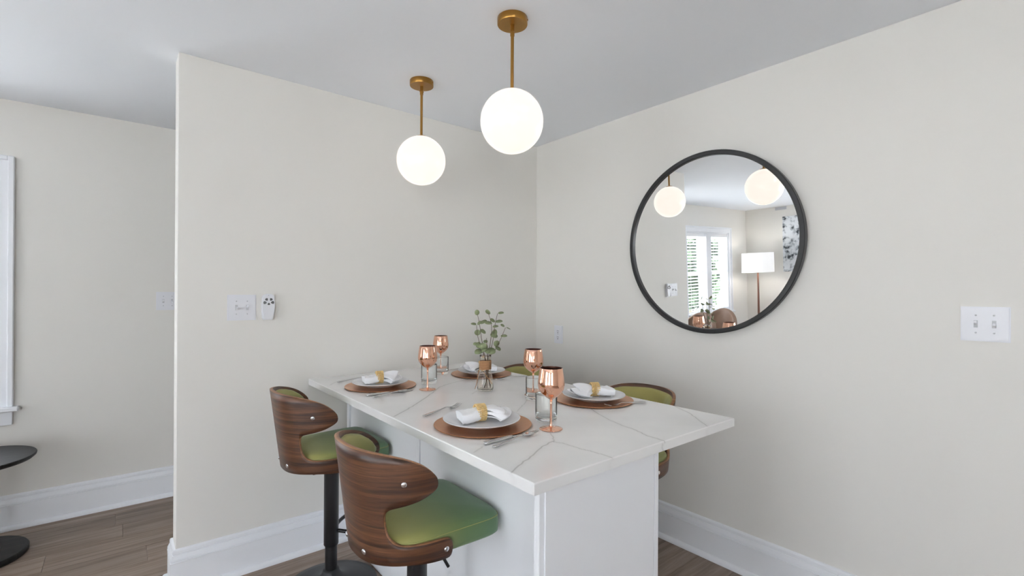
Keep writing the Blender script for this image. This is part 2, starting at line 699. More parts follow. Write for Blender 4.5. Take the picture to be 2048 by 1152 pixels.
def plank_mesh(length):
    bm = bmesh.new()
    bm_box(bm, 0.0006, length - 0.0006, 0.0006, PW - 0.0006, -0.008, 0.0)
    bmesh.ops.bevel(bm, geom=[e for e in bm.edges if all(v.co.z > -0.001 for v in e.verts)], offset=0.0012, segments=1, affect='EDGES')
    bmesh.ops.recalc_face_normals(bm, faces=bm.faces)
    me = bpy.data.meshes.new('plank')
    bm.to_mesh(me)
    bm.free()
    me.materials.append(M['plank'])
    return me


full = plank_mesh(PL)
y = 1.346
row = 0
while y > -3.2:
    y -= PW
    off = (0.82 + 0.307 * (row - 2) + (0 if row in (2, 3) else 0.17 * ((row * 37) % 5))) % PL
    x = XD - off
    while x < 0.0:
        x0, x1 = max(x, XD), min(x + PL, 0.0)
        if x1 - x0 > 0.03:
            me = full if (x1 - x0) > PL - 1e-4 else plank_mesh(x1 - x0)
            o = bpy.data.objects.new('plank', me)
            col.objects.link(o)
            o.parent = floor
            o.location = (x0, y, 0.0)
        x += PL
    row += 1

# baseboards: profile swept with mitres along a polyline; room side is on the left of the path direction
BB = [(0.0, 0.0), (0.020, 0.0), (0.020, 0.1355), (0.0215, 0.137), (0.0215, 0.1405), (0.0165, 0.1415), (0.0165, 0.1445), (0.0205, 0.1465), (0.0195, 0.153), (0.0130, 0.1695), (0.0090, 0.1705), (0.0090, 0.1735), (0.0125, 0.1755), (0.0120, 0.186), (0.0085, 0.1925), (0.004, 0.194), (0.0, 0.194)]
SHOE = [(0.020, 0.0)] + [(0.020 + 0.020 * math.cos(a), 0.024 * math.sin(a)) for a in np.linspace(0, PI / 2, 7)]


def sweep(name, path, prof, m, parent=None):
    P = [np.array(p, float) for p in path]
    n = len(P)
    vs, fs = [], []
    k = len(prof)
    for i in range(n):
        ds = []
        if i > 0:
            d = P[i] - P[i - 1]
            ds.append(d / np.linalg.norm(d))
        if i < n - 1:
            d = P[i + 1] - P[i]
            ds.append(d / np.linalg.norm(d))
        ns = [np.array((-d[1], d[0])) for d in ds]
        if len(ns) == 2:
            mv = (ns[0] + ns[1])
            mv = mv / np.dot(mv, ns[0])
        else:
            mv = ns[0]
        for (o, z) in prof:
            q = P[i] + mv * o
            vs.append((q[0], q[1], z))
    for i in range(n - 1):
        for j in range(k):
            j2 = (j + 1) % k
            fs.append((i * k + j, (i + 1) * k + j, (i + 1) * k + j2, i * k + j2))
    fs.append(tuple(range(k)))
    fs.append(tuple(range((n - 1) * k, n * k))[::-1])
    bm = bmesh.new()
    bv = [bm.verts.new(v) for v in vs]
    for f in fs:
        bm.faces.new([bv[i] for i in f])
    return from_bm(name, bm, m, parent)


def baseboard(name, path):
    b = struct(sweep(name, path, BB, M['trim']))
    sweep('shoe_moulding', path, SHOE, M['trim'], b)


baseboard('baseboard_back', [(0.0, YC), (XD, YC)])
baseboard('baseboard_left', [(XD, YC), (XD, YR)])
baseboard('baseboard_right', [(0.0, YR), (0.0, 0.0)])
baseboard('baseboard_partition', [(0.0, 0.0), (PE, 0.0), (PE, PT), (0.0, PT)][::1])


# ---------------------------------------------------------------- windows
def window(name, x0, x1, z0, z1, yf, inward, units, mullion=0.0, casing=0.085, sill=True, turn=0.0, at=(0, 0, 0)):
    """opening in a wall whose room face is y = yf; inward = -1 when the room lies at smaller y"""
    s = -inward                      # outward direction
    def Y(d):                        # d metres outward from the room face
        return yf + s * d
    def bx(n, a, b, d0, d1, c, e, m, parent, bev=0.002):
        ya, yb = sorted((Y(d0), Y(d1)))
        return box(n, a, b, ya, yb, c, e, m, parent, bev, 1)
    w = struct(bpy.data.objects.new(name, None))
    col.objects.link(w)
    w.location = at
    w.rotation_euler = (0, 0, turn)
    e = casing
    bx('casing', x0 - e, x0, -0.018, 0.0, z0, z1 + e, M['trim'], w)
    bx('casing', x1, x1 + e, -0.018, 0.0, z0, z1 + e, M['trim'], w)
    bx('casing', x0, x1, -0.018, 0.0, z1, z1 + e, M['trim'], w)
    bx('back_band', x0 - e - 0.004, x0 - e + 0.022, -0.030, 0.0, z0, z1 + e + 0.004, M['trim'], w, 0.004)
    bx('back_band', x1 + e - 0.022, x1 + e + 0.004, -0.030, 0.0, z0, z1 + e + 0.004, M['trim'], w, 0.004)
    bx('back_band', x0 - e + 0.022, x1 + e - 0.022, -0.030, 0.0, z1 + e - 0.022, z1 + e + 0.004, M['trim'], w, 0.004)
    if sill:
        bx('window_sill', x0 - e - 0.028, x1 + e + 0.028, -0.055, 0.10, z0 - 0.026, z0, M['trim'], w, 0.005)
        bx('apron', x0 - e, x1 + e, -0.020, 0.0, z0 - 0.105, z0 - 0.026, M['trim'], w)
    # jambs
    bx('jamb', x0, x0 + 0.02, 0.0, 0.14, z0, z1, M['trim'], w)
    bx('jamb', x1 - 0.02, x1, 0.0, 0.14, z0, z1, M['trim'], w)
    bx('jamb', x0 + 0.02, x1 - 0.02, 0.0, 0.14, z1 - 0.02, z1, M['trim'], w)
    uw = (x1 - x0 - mullion * (units - 1)) / units
    for u in range(units):
        a = x0 + u * (uw + mullion)
        b = a + uw
        if u:
            bx('mullion', a - mullion, a, -0.012, 0.14, z0, z1 - 0.02, M['trim'], w)
        zm = (z0 + z1) / 2
        for (c, d_, dep) in ((z0, zm + 0.02, 0.075), (zm - 0.02, z1 - 0.02, 0.105)):
            t = 0.045
            aa = a + (0.02 if u == 0 else 0)
            bb = b - (0.02 if u == units - 1 else 0)
            bm = bmesh.new()
            for (p0, p1, q0, q1) in ((aa, aa + t, c, d_), (bb - t, bb, c, d_), (aa + t, bb - t, c, c + t), (aa + t, bb - t, d_ - t, d_)):
                ya, yb = sorted((Y(dep), Y(dep + 0.03)))
                bm_box(bm, p0, p1, ya, yb, q0, q1)
            sh = from_bm('sash', bm, M['trim'], w)
            bx('pane', aa + t, bb - t, dep + 0.012, dep + 0.016, c + t, d_ - t, M['pane'], sh, 0)
    # sampling portal in the opening
    ld = bpy.data.lights.new('sky_portal', 'AREA')
    ld.shape = 'RECTANGLE'
    ld.size, ld.size_y = x1 - x0, z1 - z0
    ld.cycles.is_portal = True
    lo = bpy.data.objects.new('sky_portal', ld)
    col.objects.link(lo)
    lo.matrix_world = Matrix.Translation(at) @ Matrix.Rotation(turn, 4, 'Z') @ Matrix.Translation(((x0 + x1) / 2, Y(0.16), (z0 + z1) / 2)) @ Matrix.Rotation(PI / 2 * (1 if inward > 0 else -1), 4, 'X')
    return w


window('window_1', *W1, YC, -1, 2, mullion=0.12)
window('window_2', W2a[0], W2b[1], 0.72, 2.03, YC, -1, 2, mullion=0.15)
window('added_window_3', *R1, YR, 1, 3, mullion=0.06)  # unseen window, added behind the camera to let daylight in
# left wall: the local frame is turned a quarter, local x runs along world y and the room lies at local -y
window('added_window_4', L1[0], L1[1], L1[2], L1[3], -XD, -1, 3, mullion=0.06, turn=PI / 2)  # unseen window, added to bring more daylight to the ceiling
window('added_window_5', L2[0], L2[1], L2[2], L2[3], -XD, -1, 3, mullion=0.06, turn=PI / 2)  # added like its neighbour, an unseen source of daylight


def blind(x0, x1, z0, z1, label, raised=False):
    t = thing('window_blind', label, 'blind', ((x0 + x1) / 2, YC + 0.038, z0), 0, 'horizontal window blinds')
    w = (x1 - x0) / 2 - 0.006
    h = z1 - z0
    box('headrail', -w, w, -0.028, 0.028, h - 0.05, h - 0.002, M['blind'], t, 0.003)
    n = int((h - 0.10) / 0.046)
    zlow = h - 0.06 - n * 0.0034 - 0.03 if raised else 0.012
    box('bottom_rail', -w, w, -0.022, 0.022, zlow, zlow + 0.018, M['blind'], t, 0.003)
    bm = bmesh.new()
    vs = []
    for i in range(5):
        yy = -0.023 + 0.046 * i / 4
        zz = 0.003 * (1 - ((i - 2) / 2) ** 2)
        vs.append((yy, zz))
    sec = vs + [(yy, zz - 0.0025) for yy, zz in reversed(vs)]
    V = [bm.verts.new((sx * w, yy, zz)) for sx in (-1, 1) for yy, zz in sec]
    k = len(sec)
    for i in range(k):
        j = (i + 1) % k
        bm.faces.new((V[i], V[j], V[k + j], V[k + i]))
    bm.faces.new(V[:k][::-1])
    bm.faces.new(V[k:])
    first = from_bm('slat', bm, M['blind'], t, False)
    first.location = (0, 0, zlow + (0.023 if raised else 0.048))
    first.rotation_euler = (0 if raised else math.radians(-24), 0, 0)
    for i in range(1, n):
        c = first.copy()
        col.objects.link(c)
        c.parent = t
        c.location = (0, 0, first.location.z + i * (0.0034 if raised else (h - 0.13) / (n - 1)))
    for sx in (-0.62, 0.62):
        tube('ladder_cord', [(sx * w, -0.026, zlow + 0.008), (sx * w, -0.026, h - 0.04)], 0.0018, M['blind'], t, 6)


blind(W2a[0] + 0.02, W2a[1], 0.72, 2.01, 'white slatted blind in the window half beside the floor lamp, seen in the mirror')
blind(W2b[0], W2b[1] - 0.02, 0.72, 2.01, 'white slatted blind in the window half nearer the partition, seen in the mirror')
blind(W1[0] + 0.02, -3.62, 0.70, 2.01, 'white slatted blind of the side table window, the half farther from it', True)
blind(-3.50, W1[1] - 0.02, 0.70, 2.01, 'white slatted blind directly above the black side table', True)

# ---------------------------------------------------------------- island
CT = 0.902          # counter top height
CX0, CX1, CY0, CY1 = -1.608, -0.615, -1.780, -0.001
VEINS = [
    ([(1023, 945), (1039, 930), (1065, 911), (1081, 896), (1104, 883), (1108, 884)], 0.0030, 1.0),
    ([(1100, 866), (1106, 874), (1108, 884)], 0.0025, 0.8),
    ([(1108, 884), (1128, 887), (1156, 896), (1188, 904), (1224, 915)], 0.0021, 0.9),
    ([(1182, 818), (1208, 834), (1240, 849), (1271, 860), (1294, 871), (1330, 882)], 0.0024, 1.0),
    ([(1346, 811), (1378, 826), (1396, 839), (1414, 852)], 0.0025, 0.9),
    ([(788, 833), (812, 820), (832, 808), (856, 792), (872, 780), (880, 774), (900, 767), (920, 762), (940, 757)], 0.0042, 0.85),
    ([(944, 788), (950, 784), (962, 778)], 0.0030, 0.6),
    ([(1034, 823), (1042, 814), (1050, 806), (1054, 799)], 0.0030, 0.7),
    ([(948, 905), (960, 897), (975, 888), (990, 880)], 0.0040, 0.5),
    ([(660, 770), (672, 764), (690, 759), (720, 754)], 0.0050, 0.45),
    ([(1085, 742), (1110, 752), (1130, 760)], 0.0030, 0.4),
]


def unproj(px, py, z):
    d = W_ + R_ * ((px - 1024) / 964.61) - U_ * ((py - 576 - 10.69) / 964.61)
    c = Vector((-2.38413, -2.64226, 1.35888))
    return c + d * ((z - c.z) / d.z)


VEIN_SEGS = []
for pts, wd, amt in VEINS:
    q = [unproj(a, b, CT) for a, b in pts]
    dense = catmull([(p.x, p.y) for p in q], 8)
    for i, p in enumerate(dense):
        p += np.array((math.sin(i * 2.1) + math.sin(i * 0.9 + 1), math.cos(i * 1.7) + math.sin(i * 1.3))) * 0.0010
    for a, b in zip(dense, dense[1:]):
        VEIN_SEGS.append((a, b, wd, amt))


def vein_value(X, Y):
    out = np.zeros_like(X)
    for a, b, wd, amt in VEIN_SEGS:
        d = b - a
        L2 = max(d @ d, 1e-12)
        t = np.clip(((X - a[0]) * d[0] + (Y - a[1]) * d[1]) / L2, 0, 1)
        dist = np.hypot(X - a[0] - t * d[0], Y - a[1] - t * d[1])
        out = np.maximum(out, 0.75 * amt * np.clip(1.25 - dist / wd, 0, 1))
        out = np.maximum(out, 0.13 * amt * np.clip(1 - dist / (wd * 6), 0, 1))
    return out


def countertop():
    """slab with eased edges; the top is a fine grid that carries the vein mask"""
    step = 0.0030
    e = 0.003
    xs = np.concatenate([[CX0, CX0 + e * 0.3, CX0 + e], np.linspace(CX0 + e, CX1 - e, int((CX1 - CX0) / step))[1:-1], [CX1 - e, CX1 - e * 0.3, CX1]])
    ys = np.concatenate([[CY0, CY0 + e * 0.3, CY0 + e], np.linspace(CY0 + e, CY1 - e, int((CY1 - CY0) / step))[1:-1], [CY1 - e, CY1 - e * 0.3, CY1]])
    nx, ny = len(xs), len(ys)
    zx = np.zeros(nx)
    zx[0] = zx[-1] = -e
    zx[1] = zx[-2] = -e * 0.3
    zy = np.zeros(ny)
    zy[0] = zy[-1] = -e
    zy[1] = zy[-2] = -e * 0.3
    X, Yg = np.meshgrid(xs, ys, indexing='ij')
    Z = CT + np.minimum(zx[:, None], zy[None, :])
    vein = vein_value(X.ravel(), Yg.ravel())
    top = np.stack([X.ravel(), Yg.ravel(), Z.ravel()], 1)
    I = np.arange(nx * ny).reshape(nx, ny)
    faces = np.stack([I[:-1, :-1].ravel(), I[1:, :-1].ravel(), I[1:, 1:].ravel(), I[:-1, 1:].ravel()], 1).tolist()
    verts = top.tolist()
    vv = vein.tolist()
    ring = list(I[:, 0]) + list(I[-1, 1:]) + list(I[-2::-1, -1]) + list(I[0, -2:0:-1])
    prev = [int(i) for i in ring]
    for zz in (CT - 0.010, CT - 0.018, CT - 0.027, CT - 0.030):
        cur = []
        for i in ring:
            p = top[i]
            cur.append(len(verts))
            verts.append([p[0], p[1], zz])
            vv.append(0.0)
        sh = 0.014 * math.sin((CT - zz) * 90)
        px = np.array([top[i][0] for i in ring])
        py = np.array([top[i][1] for i in ring])
        on_x = (np.abs(px - CX0) < 1e-6) | (np.abs(px - CX1) < 1e-6)
        val = vein_value(np.where(on_x, px, px + sh), np.where(on_x, py + sh, py))
        for c, v in zip(cur, val):
            vv[c] = float(v) * 0.8
        n = len(ring)
        for k in range(n):
            k2 = (k + 1) % n
            faces.append((prev[k], cur[k], cur[k2], prev[k2]))
        prev = cur
    faces.append(tuple(prev[::-1]))
    o = add('countertop', verts, faces, M['quartz'])
    bm = bmesh.new()
    bm.from_mesh(o.data)
    bmesh.ops.recalc_face_normals(bm, faces=bm.faces)
    bm.to_mesh(o.data)
    bm.free()
    a = o.data.attributes.new('vein', 'FLOAT', 'POINT')
    a.data.foreach_set('value', np.array(vv, dtype=np.float32))
    return o


tag(countertop(), 'white quartz countertop with thin grey veins, set for four', 'countertop')

isl = thing('island_cabinet', 'white painted island cabinet under the quartz countertop', 'cabinet', (-1.24, -0.88, 0))


def ib(n, x0, x1, y0, y1, z0, z1, bev=0.0015, m='cabinet'):
    return box(n, x0 + 1.24, x1 + 1.24, y0 + 0.88, y1 + 0.88, z0, z1, M[m], isl, bev, 1)


UZ = CT - 0.0302
ib('carcass', -1.383, -1.083, -1.744, -0.021, 0.002, UZ)
ib('end_panel', -1.578, -1.077, -1.765, -1.745, 0.002, UZ)
ib('end_panel_face', -1.561, -1.101, -1.769, -1.765, 0.002, UZ)
ib('end_panel_edge', -1.098, -1.0772, -1.7685, -1.765, 0.002, UZ)
ib('filler_strip', -1.410, -1.383, -0.048, -0.0205, 0.002, UZ)
ib('back_panel', -1.401, -1.383, -0.796, -0.053, 0.002, UZ)
ib('back_panel', -1.401, -1.383, -1.744, -0.834, 0.002, UZ)
ib('batten', -1.403, -1.383, -0.828, -0.800, 0.002, UZ)


# ---------------------------------------------------------------- bar stool
def stool_shell():
    NEXP = 2.35

    def pos(s, z, side, inset=0.0):
        k = (z - 0.58) / 0.35
        a = 0.212 + 0.046 * k - inset
        b = 0.196 + 0.024 * k - inset
        if s <= 1.0:
            ph = s * PI / 2
            x = -a * abs(math.cos(ph)) ** (2 / NEXP)
            yy = b * abs(math.sin(ph)) ** (2 / NEXP)
        else:
            x = (s - 1.0) * 0.25
            yy = b
        return (x, side * yy, z)
    return pos


SH = stool_shell()


def shell_mesh():
    sn = 0.45
    zn = 0.708
    NB = 16
    vs, fs, uvs = [], [], []
    index = {}

    def vert(s, z, side):
        key = (round(s, 5), round(z, 5), side if s > 1e-6 else 1)
        if key not in index:
            index[key] = len(vs)
            vs.append(SH(s, z, side))
            uvs.append((side * s * 0.36, z))
        return index[key]

    def grid(lo, hi, side, rows):
        """quads between two (s, z) curves of equal length"""
        cols = []
        for (a, b) in zip(lo, hi):
            c = []
            for r in range(rows + 1):
                t = r / rows
                c.append(vert(a[0] + (b[0] - a[0]) * t, a[1] + (b[1] - a[1]) * t, side))
            cols.append(c)
        for c0, c1 in zip(cols, cols[1:]):
            for r in range(rows):
                q = [c0[r], c1[r], c1[r + 1], c0[r + 1]]
                q = list(dict.fromkeys(q))
                if len(q) >= 3:
                    fs.append(tuple(q if side < 0 else q[::-1]))

    def ztop(s):
        return 0.916 - 0.009 * (s / sn) ** 2
    for side in (-1, 1):
        ss = np.linspace(0, sn, NB + 1)
        grid([(s, 0.580 - 0.004 * math.cos(s * 3)) for s in ss], [(s, zn) for s in ss], side, 5)
        grid([(s, zn) for s in ss], [(s, ztop(s)) for s in ss], side, 7)
        N = 46
        def res(pts):
            c = catmull(pts, 10)
            c = np.array(c)
            d = np.concatenate([[0], np.cumsum(np.hypot(*(np.diff(c, axis=0) * np.array([0.36, 1])).T))])
            t = np.linspace(0, d[-1], N + 1)
            return np.stack([np.interp(t, d, c[:, 0]), np.interp(t, d, c[:, 1])], 1)
        up_hi = res([(sn, ztop(sn)), (0.55, 0.900), (0.66, 0.890), (0.77, 0.873), (0.85, 0.851), (0.893, 0.832), (0.906, 0.820), (0.910, 0.808)])
        up_lo = res([(sn, zn), (0.4545, 0.722), (0.470, 0.735), (0.51, 0.746), (0.58, 0.752), (0.67, 0.758), (0.77, 0.767), (0.85, 0.780), (0.893, 0.791), (0.906, 0.799), (0.910, 0.808)])
        lo_hi = res([(sn, zn), (0.4525, 0.694), (0.470, 0.668), (0.53, 0.646), (0.62, 0.636), (0.74, 0.634), (0.88, 0.634), (0.98, 0.632), (1.035, 0.622), (1.055, 0.602)])
        lo_lo = res([(sn, 0.580 - 0.004 * math.cos(sn * 3)), (0.56, 0.5795), (0.68, 0.579), (0.80, 0.576), (0.92, 0.573), (1.0, 0.573), (1.04, 0.582), (1.055, 0.602)])
        # columns are upright lines: the plain edge is read at the stations of the notched edge
        su = np.maximum.accumulate(up_lo[:, 0])
        sl = np.maximum.accumulate(lo_hi[:, 0])
        hi_z = np.interp(su, up_hi[:, 0], up_hi[:, 1])
        lo_z = np.interp(sl, lo_lo[:, 0], lo_lo[:, 1])
        hi_z[-1], lo_z[-1] = up_lo[-1, 1], lo_hi[-1, 1]
        grid(list(zip(su, up_lo[:, 1])), list(zip(su, hi_z)), side, 7)
        grid(list(zip(sl, lo_z)), list(zip(sl, lo_hi[:, 1])), side, 5)
    return vs, fs, uvs


def superell(n, a, b, k, cx=0.0):
    out = []
    for i in range(k):
        t = 2 * PI * i / k
        c, s = math.cos(t), math.sin(t)
        out.append((cx + a * math.copysign(abs(c) ** (2 / n), c), b * math.copysign(abs(s) ** (2 / n), s)))
    return out


def make_stool(label, loc, rz, lift):
    t = thing('bar_stool', label, 'stool', loc, rz, 'walnut and green bar stools')
    vs, fs, uvs = shell_mesh()
    vs = [(x, yy, z + lift) for x, yy, z in vs]
    sh = add('backrest_shell', vs, fs, [M['walnut'], M['walnut_edge']], t, True)
    ul = sh.data.uv_layers.new(name='UVMap')
    for lp in sh.data.loops:
        ul.data[lp.index].uv = uvs[lp.vertex_index]
    # make the normals face outwards
    bm = bmesh.new()
    bm.from_mesh(sh.data)
    bmesh.ops.recalc_face_normals(bm, faces=bm.faces)
    f = min(bm.faces, key=lambda q: q.calc_center_median().x)
    if f.normal.x > 0:
        bmesh.ops.reverse_faces(bm, faces=bm.faces)
    bm.to_mesh(sh.data)
    bm.free()
    md = sh.modifiers.new('thickness', 'SOLIDIFY')
    md.thickness = 0.013
    md.offset = -1
    md.use_rim = True
    md.material_offset_rim = 1
    md.use_quality_normals = True
    # padded inner back
    nu, nv = 44, 16
    pv, pf = [], []
    for i in range(nu + 1):
        u = -1 + 2 * i / nu
        for j in range(nv + 1):
            v = -1 + 2 * j / nv
            s = abs(u) * 0.86
            side = 1 if u >= 0 else -1
            ztopp = np.interp(s, [0, 0.45, 0.56, 0.68, 0.79, 0.84, 0.86], [0.900, 0.891, 0.884, 0.872, 0.846, 0.826, 0.810])
            zbot = np.interp(s, [0, 0.30, 0.40, 0.52, 0.66, 0.78, 0.84, 0.86], [0.640, 0.645, 0.748, 0.762, 0.772, 0.783, 0.798, 0.808])
            z = zbot + (ztopp - zbot) * (v + 1) / 2
            bulge = 0.012 + 0.020 * (1 - abs(u) ** 6) * (1 - abs(v) ** 4)
            p = SH(s, z, side, bulge)
            pv.append((p[0], p[1], p[2] + lift))
    for i in range(nu):
        for j in range(nv):
            a = i * (nv + 1) + j
            pf.append((a, a + 1, a + nv + 2, a + nv + 1))
    pad = add('back_pad', pv, pf, M['vinyl'], t, True)
    md = pad.modifiers.new('thickness', 'SOLIDIFY')
    md.thickness = 0.012
    md.offset = 0
    # seat cushion
    K = 72
    rings = [(0.86, 0.581), (0.965, 0.582), (0.995, 0.588), (1.0, 0.599), (1.0, 0.622), (0.996, 0.633), (0.987, 0.639), (0.985, 0.640), (0.978, 0.6435), (0.95, 0.651), (0.88, 0.6575), (0.7, 0.663), (0.4, 0.667), (0.0, 0.668)]
    cv, cf = [], []
    fr, bk = superell(9.0, 0.204, 0.184, K, 0.008), superell(3.0, 0.200, 0.184, K, 0.008)
    base = [a if a[0] > 0.008 else b for a, b in zip(fr, bk)]
    ring_idx = []
    for sc, z in rings:
        if sc == 0:
            ring_idx.append([len(cv)])
            cv.append((0.008, 0, z + lift))
        else:
            ring_idx.append(list(range(len(cv), len(cv) + K)))
            for (x, yy) in base:
                taper = 1.0 + 0.05 * max(0.0, x / 0.2)
                cv.append((0.008 + (x - 0.008) * sc, yy * sc * taper, z + lift))
    for a, b in zip(ring_idx, ring_idx[1:]):
        for k in range(K):
            k2 = (k + 1) % K
            cf.append((a[k], a[k2], b[k2], b[k]) if len(b) > 1 else (a[k], a[k2], b[0]))
    cf.append(tuple(ring_idx[0][::-1]))
    seat = add('seat_cushion', cv, cf, M['vinyl'], t, True)
    loop = [(0.008 + (x - 0.008) * 0.990, yy * 0.990 * (1.0 + 0.05 * max(0.0, x / 0.2)), 0.6388 + lift) for x, yy in base]
    tube('seam', loop, 0.0013, M['seam'], seat, 5, closed=True)
    # steel plate and column
    box('seat_plate', -0.11, 0.11, -0.09, 0.09, 0.548 + lift, 0.582 + lift, M['black_metal'], t, 0.004)
    lathe('gas_column', [(0.0, 0.08), (0.0255, 0.08), (0.0265, 0.10), (0.0265, 0.30), (0.0, 0.30)], M['black_metal'], t, 28, sharp=40)
    lathe('upper_sleeve', [(0.0, 0.196), (0.029, 0.196), (0.0325, 0.202), (0.0325, 0.548 + lift), (0.0, 0.549 + lift)], M['black_metal'], t, 32, sharp=40)
    lathe('base', [(0.0, 0.001), (0.204, 0.001), (0.207, 0.006), (0.205, 0.012), (0.17, 0.020), (0.12, 0.030), (0.08, 0.040), (0.055, 0.052), (0.042, 0.066), (0.036, 0.080), (0.033, 0.088), (0.0, 0.089)], M['base_metal'], t, 64)
    c = [(0.022, -0.018, 0.262), (0.07, -0.075, 0.262), (0.13, -0.115, 0.262), (0.185, -0.11, 0.262), (0.205, -0.06, 0.262), (0.208, 0.0, 0.262), (0.205, 0.06, 0.262), (0.185, 0.11, 0.262), (0.13, 0.115, 0.262), (0.07, 0.075, 0.262), (0.022, 0.018, 0.262)]
    tube('footrest', [tuple(p) for p in catmull(c, 5)], 0.0085, M['black_metal'], t, 10)
    tube('lift_lever', [(0.02, -0.04, 0.55 + lift), (0.03, -0.055, 0.54 + lift), (0.05, -0.075, 0.51 + lift), (0.065, -0.09, 0.475 + lift)], 0.005, M['black_metal'], t, 8)
    # bolts
    for side in (-1, 1):
        for (s, z) in ((0.645, 0.820), (0.985, 0.602), (0.18, 0.605)):
            p = Vector(SH(s, z, side))
            q = Vector(SH(s + 0.01, z, side)) - Vector(SH(s - 0.01, z, side))
            up = Vector(SH(s, z + 0.01, side)) - Vector(SH(s, z - 0.01, side))
            n = q.cross(up).normalized()
            if n.dot(Vector((p.x, p.y, 0))) < 0:
                n = -n
            r = 0.0086
            o = lathe('bolt', [(0.0, -0.002), (r, -0.002), (r, 0.0012), (r * 0.85, 0.003), (r * 0.5, 0.0042), (0.0, 0.0045)], M['chrome'], t, 20)
            o.location = (p.x, p.y, p.z + lift)
            o.rotation_euler = n.to_track_quat('Z', 'Y').to_euler()
    return t


SX = -1.62
make_stool('walnut bar stool with green seat nearest the camera, left of the island', (SX, -1.22, 0), 0, 0.0)
make_stool('walnut bar stool with green seat left of the island beside the partition wall', (SX, -0.397, 0), 0, 0.018)
make_stool('bar stool behind the island with its green padded back facing the camera, nearer one', (-0.615, -1.255, 0), PI, 0.0)
make_stool('bar stool in the far corner behind the copper goblets, only its curved top showing', (-0.615, -0.42, 0), PI, 0.0)


# ---------------------------------------------------------------- pendants
def pendant(x, yy, label):
    t = thing('pendant_lamp', label, 'pendant', (x, yy, H), 0, 'opal globe pendants')
    lathe('canopy', [(0.0, 0.0), (0.0585, 0.0), (0.0595, -0.002), (0.0595, -0.025), (0.058, -0.0275), (0.0, -0.0275)], M['brass'], t, 56, sharp=35)
    lathe('canopy_screw', [(0.0, 0.0), (0.004, 0.0), (0.0035, 0.0025), (0.0, 0.003)], M['brass'], t, 12, loc=(0.0593 * math.cos(0.9), -0.0593 * math.sin(0.9), -0.013), rot=(PI / 2, 0, PI / 2 - 0.9))
    lathe('swivel_joint', [(0.0, -0.027), (0.0085, -0.027), (0.0085, -0.050), (0.006, -0.053), (0.0085, -0.057), (0.0085, -0.070), (0.0, -0.070)], M['brass'], t, 24, sharp=30)
    tube('swivel_pin', [(-0.0105, 0, -0.0535), (0.0105, 0, -0.0535)], 0.0035, M['brass'], t, 10)
    lathe('stem', [(0.0, -0.066), (0.0065, -0.066), (0.0065, -0.288), (0.0, -0.288)], M['brass'], t, 20, sharp=40)
    lathe('globe_cap', [(0.0, -0.276), (0.020, -0.280), (0.030, -0.286), (0.030, -0.289), (0.0, -0.289)], M['brass'], t, 28)
    n = 40
    prof = [(0.1235 * math.sin(PI * i / n), -0.407 + 0.1235 * math.cos(PI * i / n)) for i in range(n + 1)]
    prof[0] = (0.0, prof[0][1])
    prof[-1] = (0.0, prof[-1][1])
    lathe('globe', prof, M['globe'], t, 64)
    return t


pendant(-1.190, -1.170, 'larger looking opal globe pendant on a brass rod, nearer the camera')
pendant(-1.190, -0.437, 'opal globe pendant on a brass rod nearer the partition wall')


def added_light(x, yy, label):
    t = thing('added_downlight', label, 'ceiling light', (x, yy, H), 0, 'added recessed ceiling lights')
    lathe('trim_ring', [(0.052, 0.0), (0.075, 0.0), (0.075, -0.003), (0.070, -0.006), (0.056, -0.006), (0.052, -0.003), (0.052, 0.0)], M['trim'], t, 40)
    lathe('lens', [(0.0, -0.001), (0.0515, -0.001), (0.0515, -0.0025), (0.0, -0.0025)], M['added_light'], t, 40)


added_light(-1.15, -1.98, 'added, unseen recessed ceiling light above the near end of the island')  # added light, placed to suit the end panel and stool shadows
added_light(-3.30, -3.90, 'added, unseen recessed ceiling light behind the camera to the left')  # added fill light, out of view

# ---------------------------------------------------------------- mirror
mn = Vector((-1.0, -0.0075, -0.0325)).normalized()
mt = thing('wall_mirror', 'large round wall mirror with thin black frame', 'mirror', (0, 0, 0))
quat = mn.to_track_quat('Z', 'Y')
mt.location = (-0.040, -1.346, 1.625)
mt.rotation_euler = quat.to_euler()
lathe('frame', [(0.442, -0.016), (0.467, -0.016), (0.467, 0.010), (0.464, 0.013), (0.446, 0.013), (0.443, 0.010), (0.443, 0.0005), (0.442, -0.016)], M['frame_black'], mt, 128, sharp=30)
lathe('mirror_glass', [(0.0, -0.003), (0.444, -0.003), (0.444, 0.0), (0.0, 0.0)], M['mirror'], mt, 128, smooth=False)
lathe('backing', [(0.0, -0.014), (0.444, -0.014), (0.444, -0.0035), (0.0, -0.0035)], M['frame_black'], mt, 96, sharp=30)


# ---------------------------------------------------------------- switches, outlet, remote (local: x right, z up, -y towards the room)
def plate_obj(name, label, cat, loc, rz, w, h, group=None):
    t = thing(name, label, cat, loc, rz, group)
    bm = bmesh.new()
    bm_box(bm, -w / 2, w / 2, -0.007, -0.0005, -h / 2, h / 2)
    bmesh.ops.bevel(bm, geom=[e for e in bm.edges if all(v.co.y < -0.006 for v in e.verts)], offset=0.004, segments=2, affect='EDGES')
    from_bm('cover_plate', bm, M['plastic'], t)
    return t


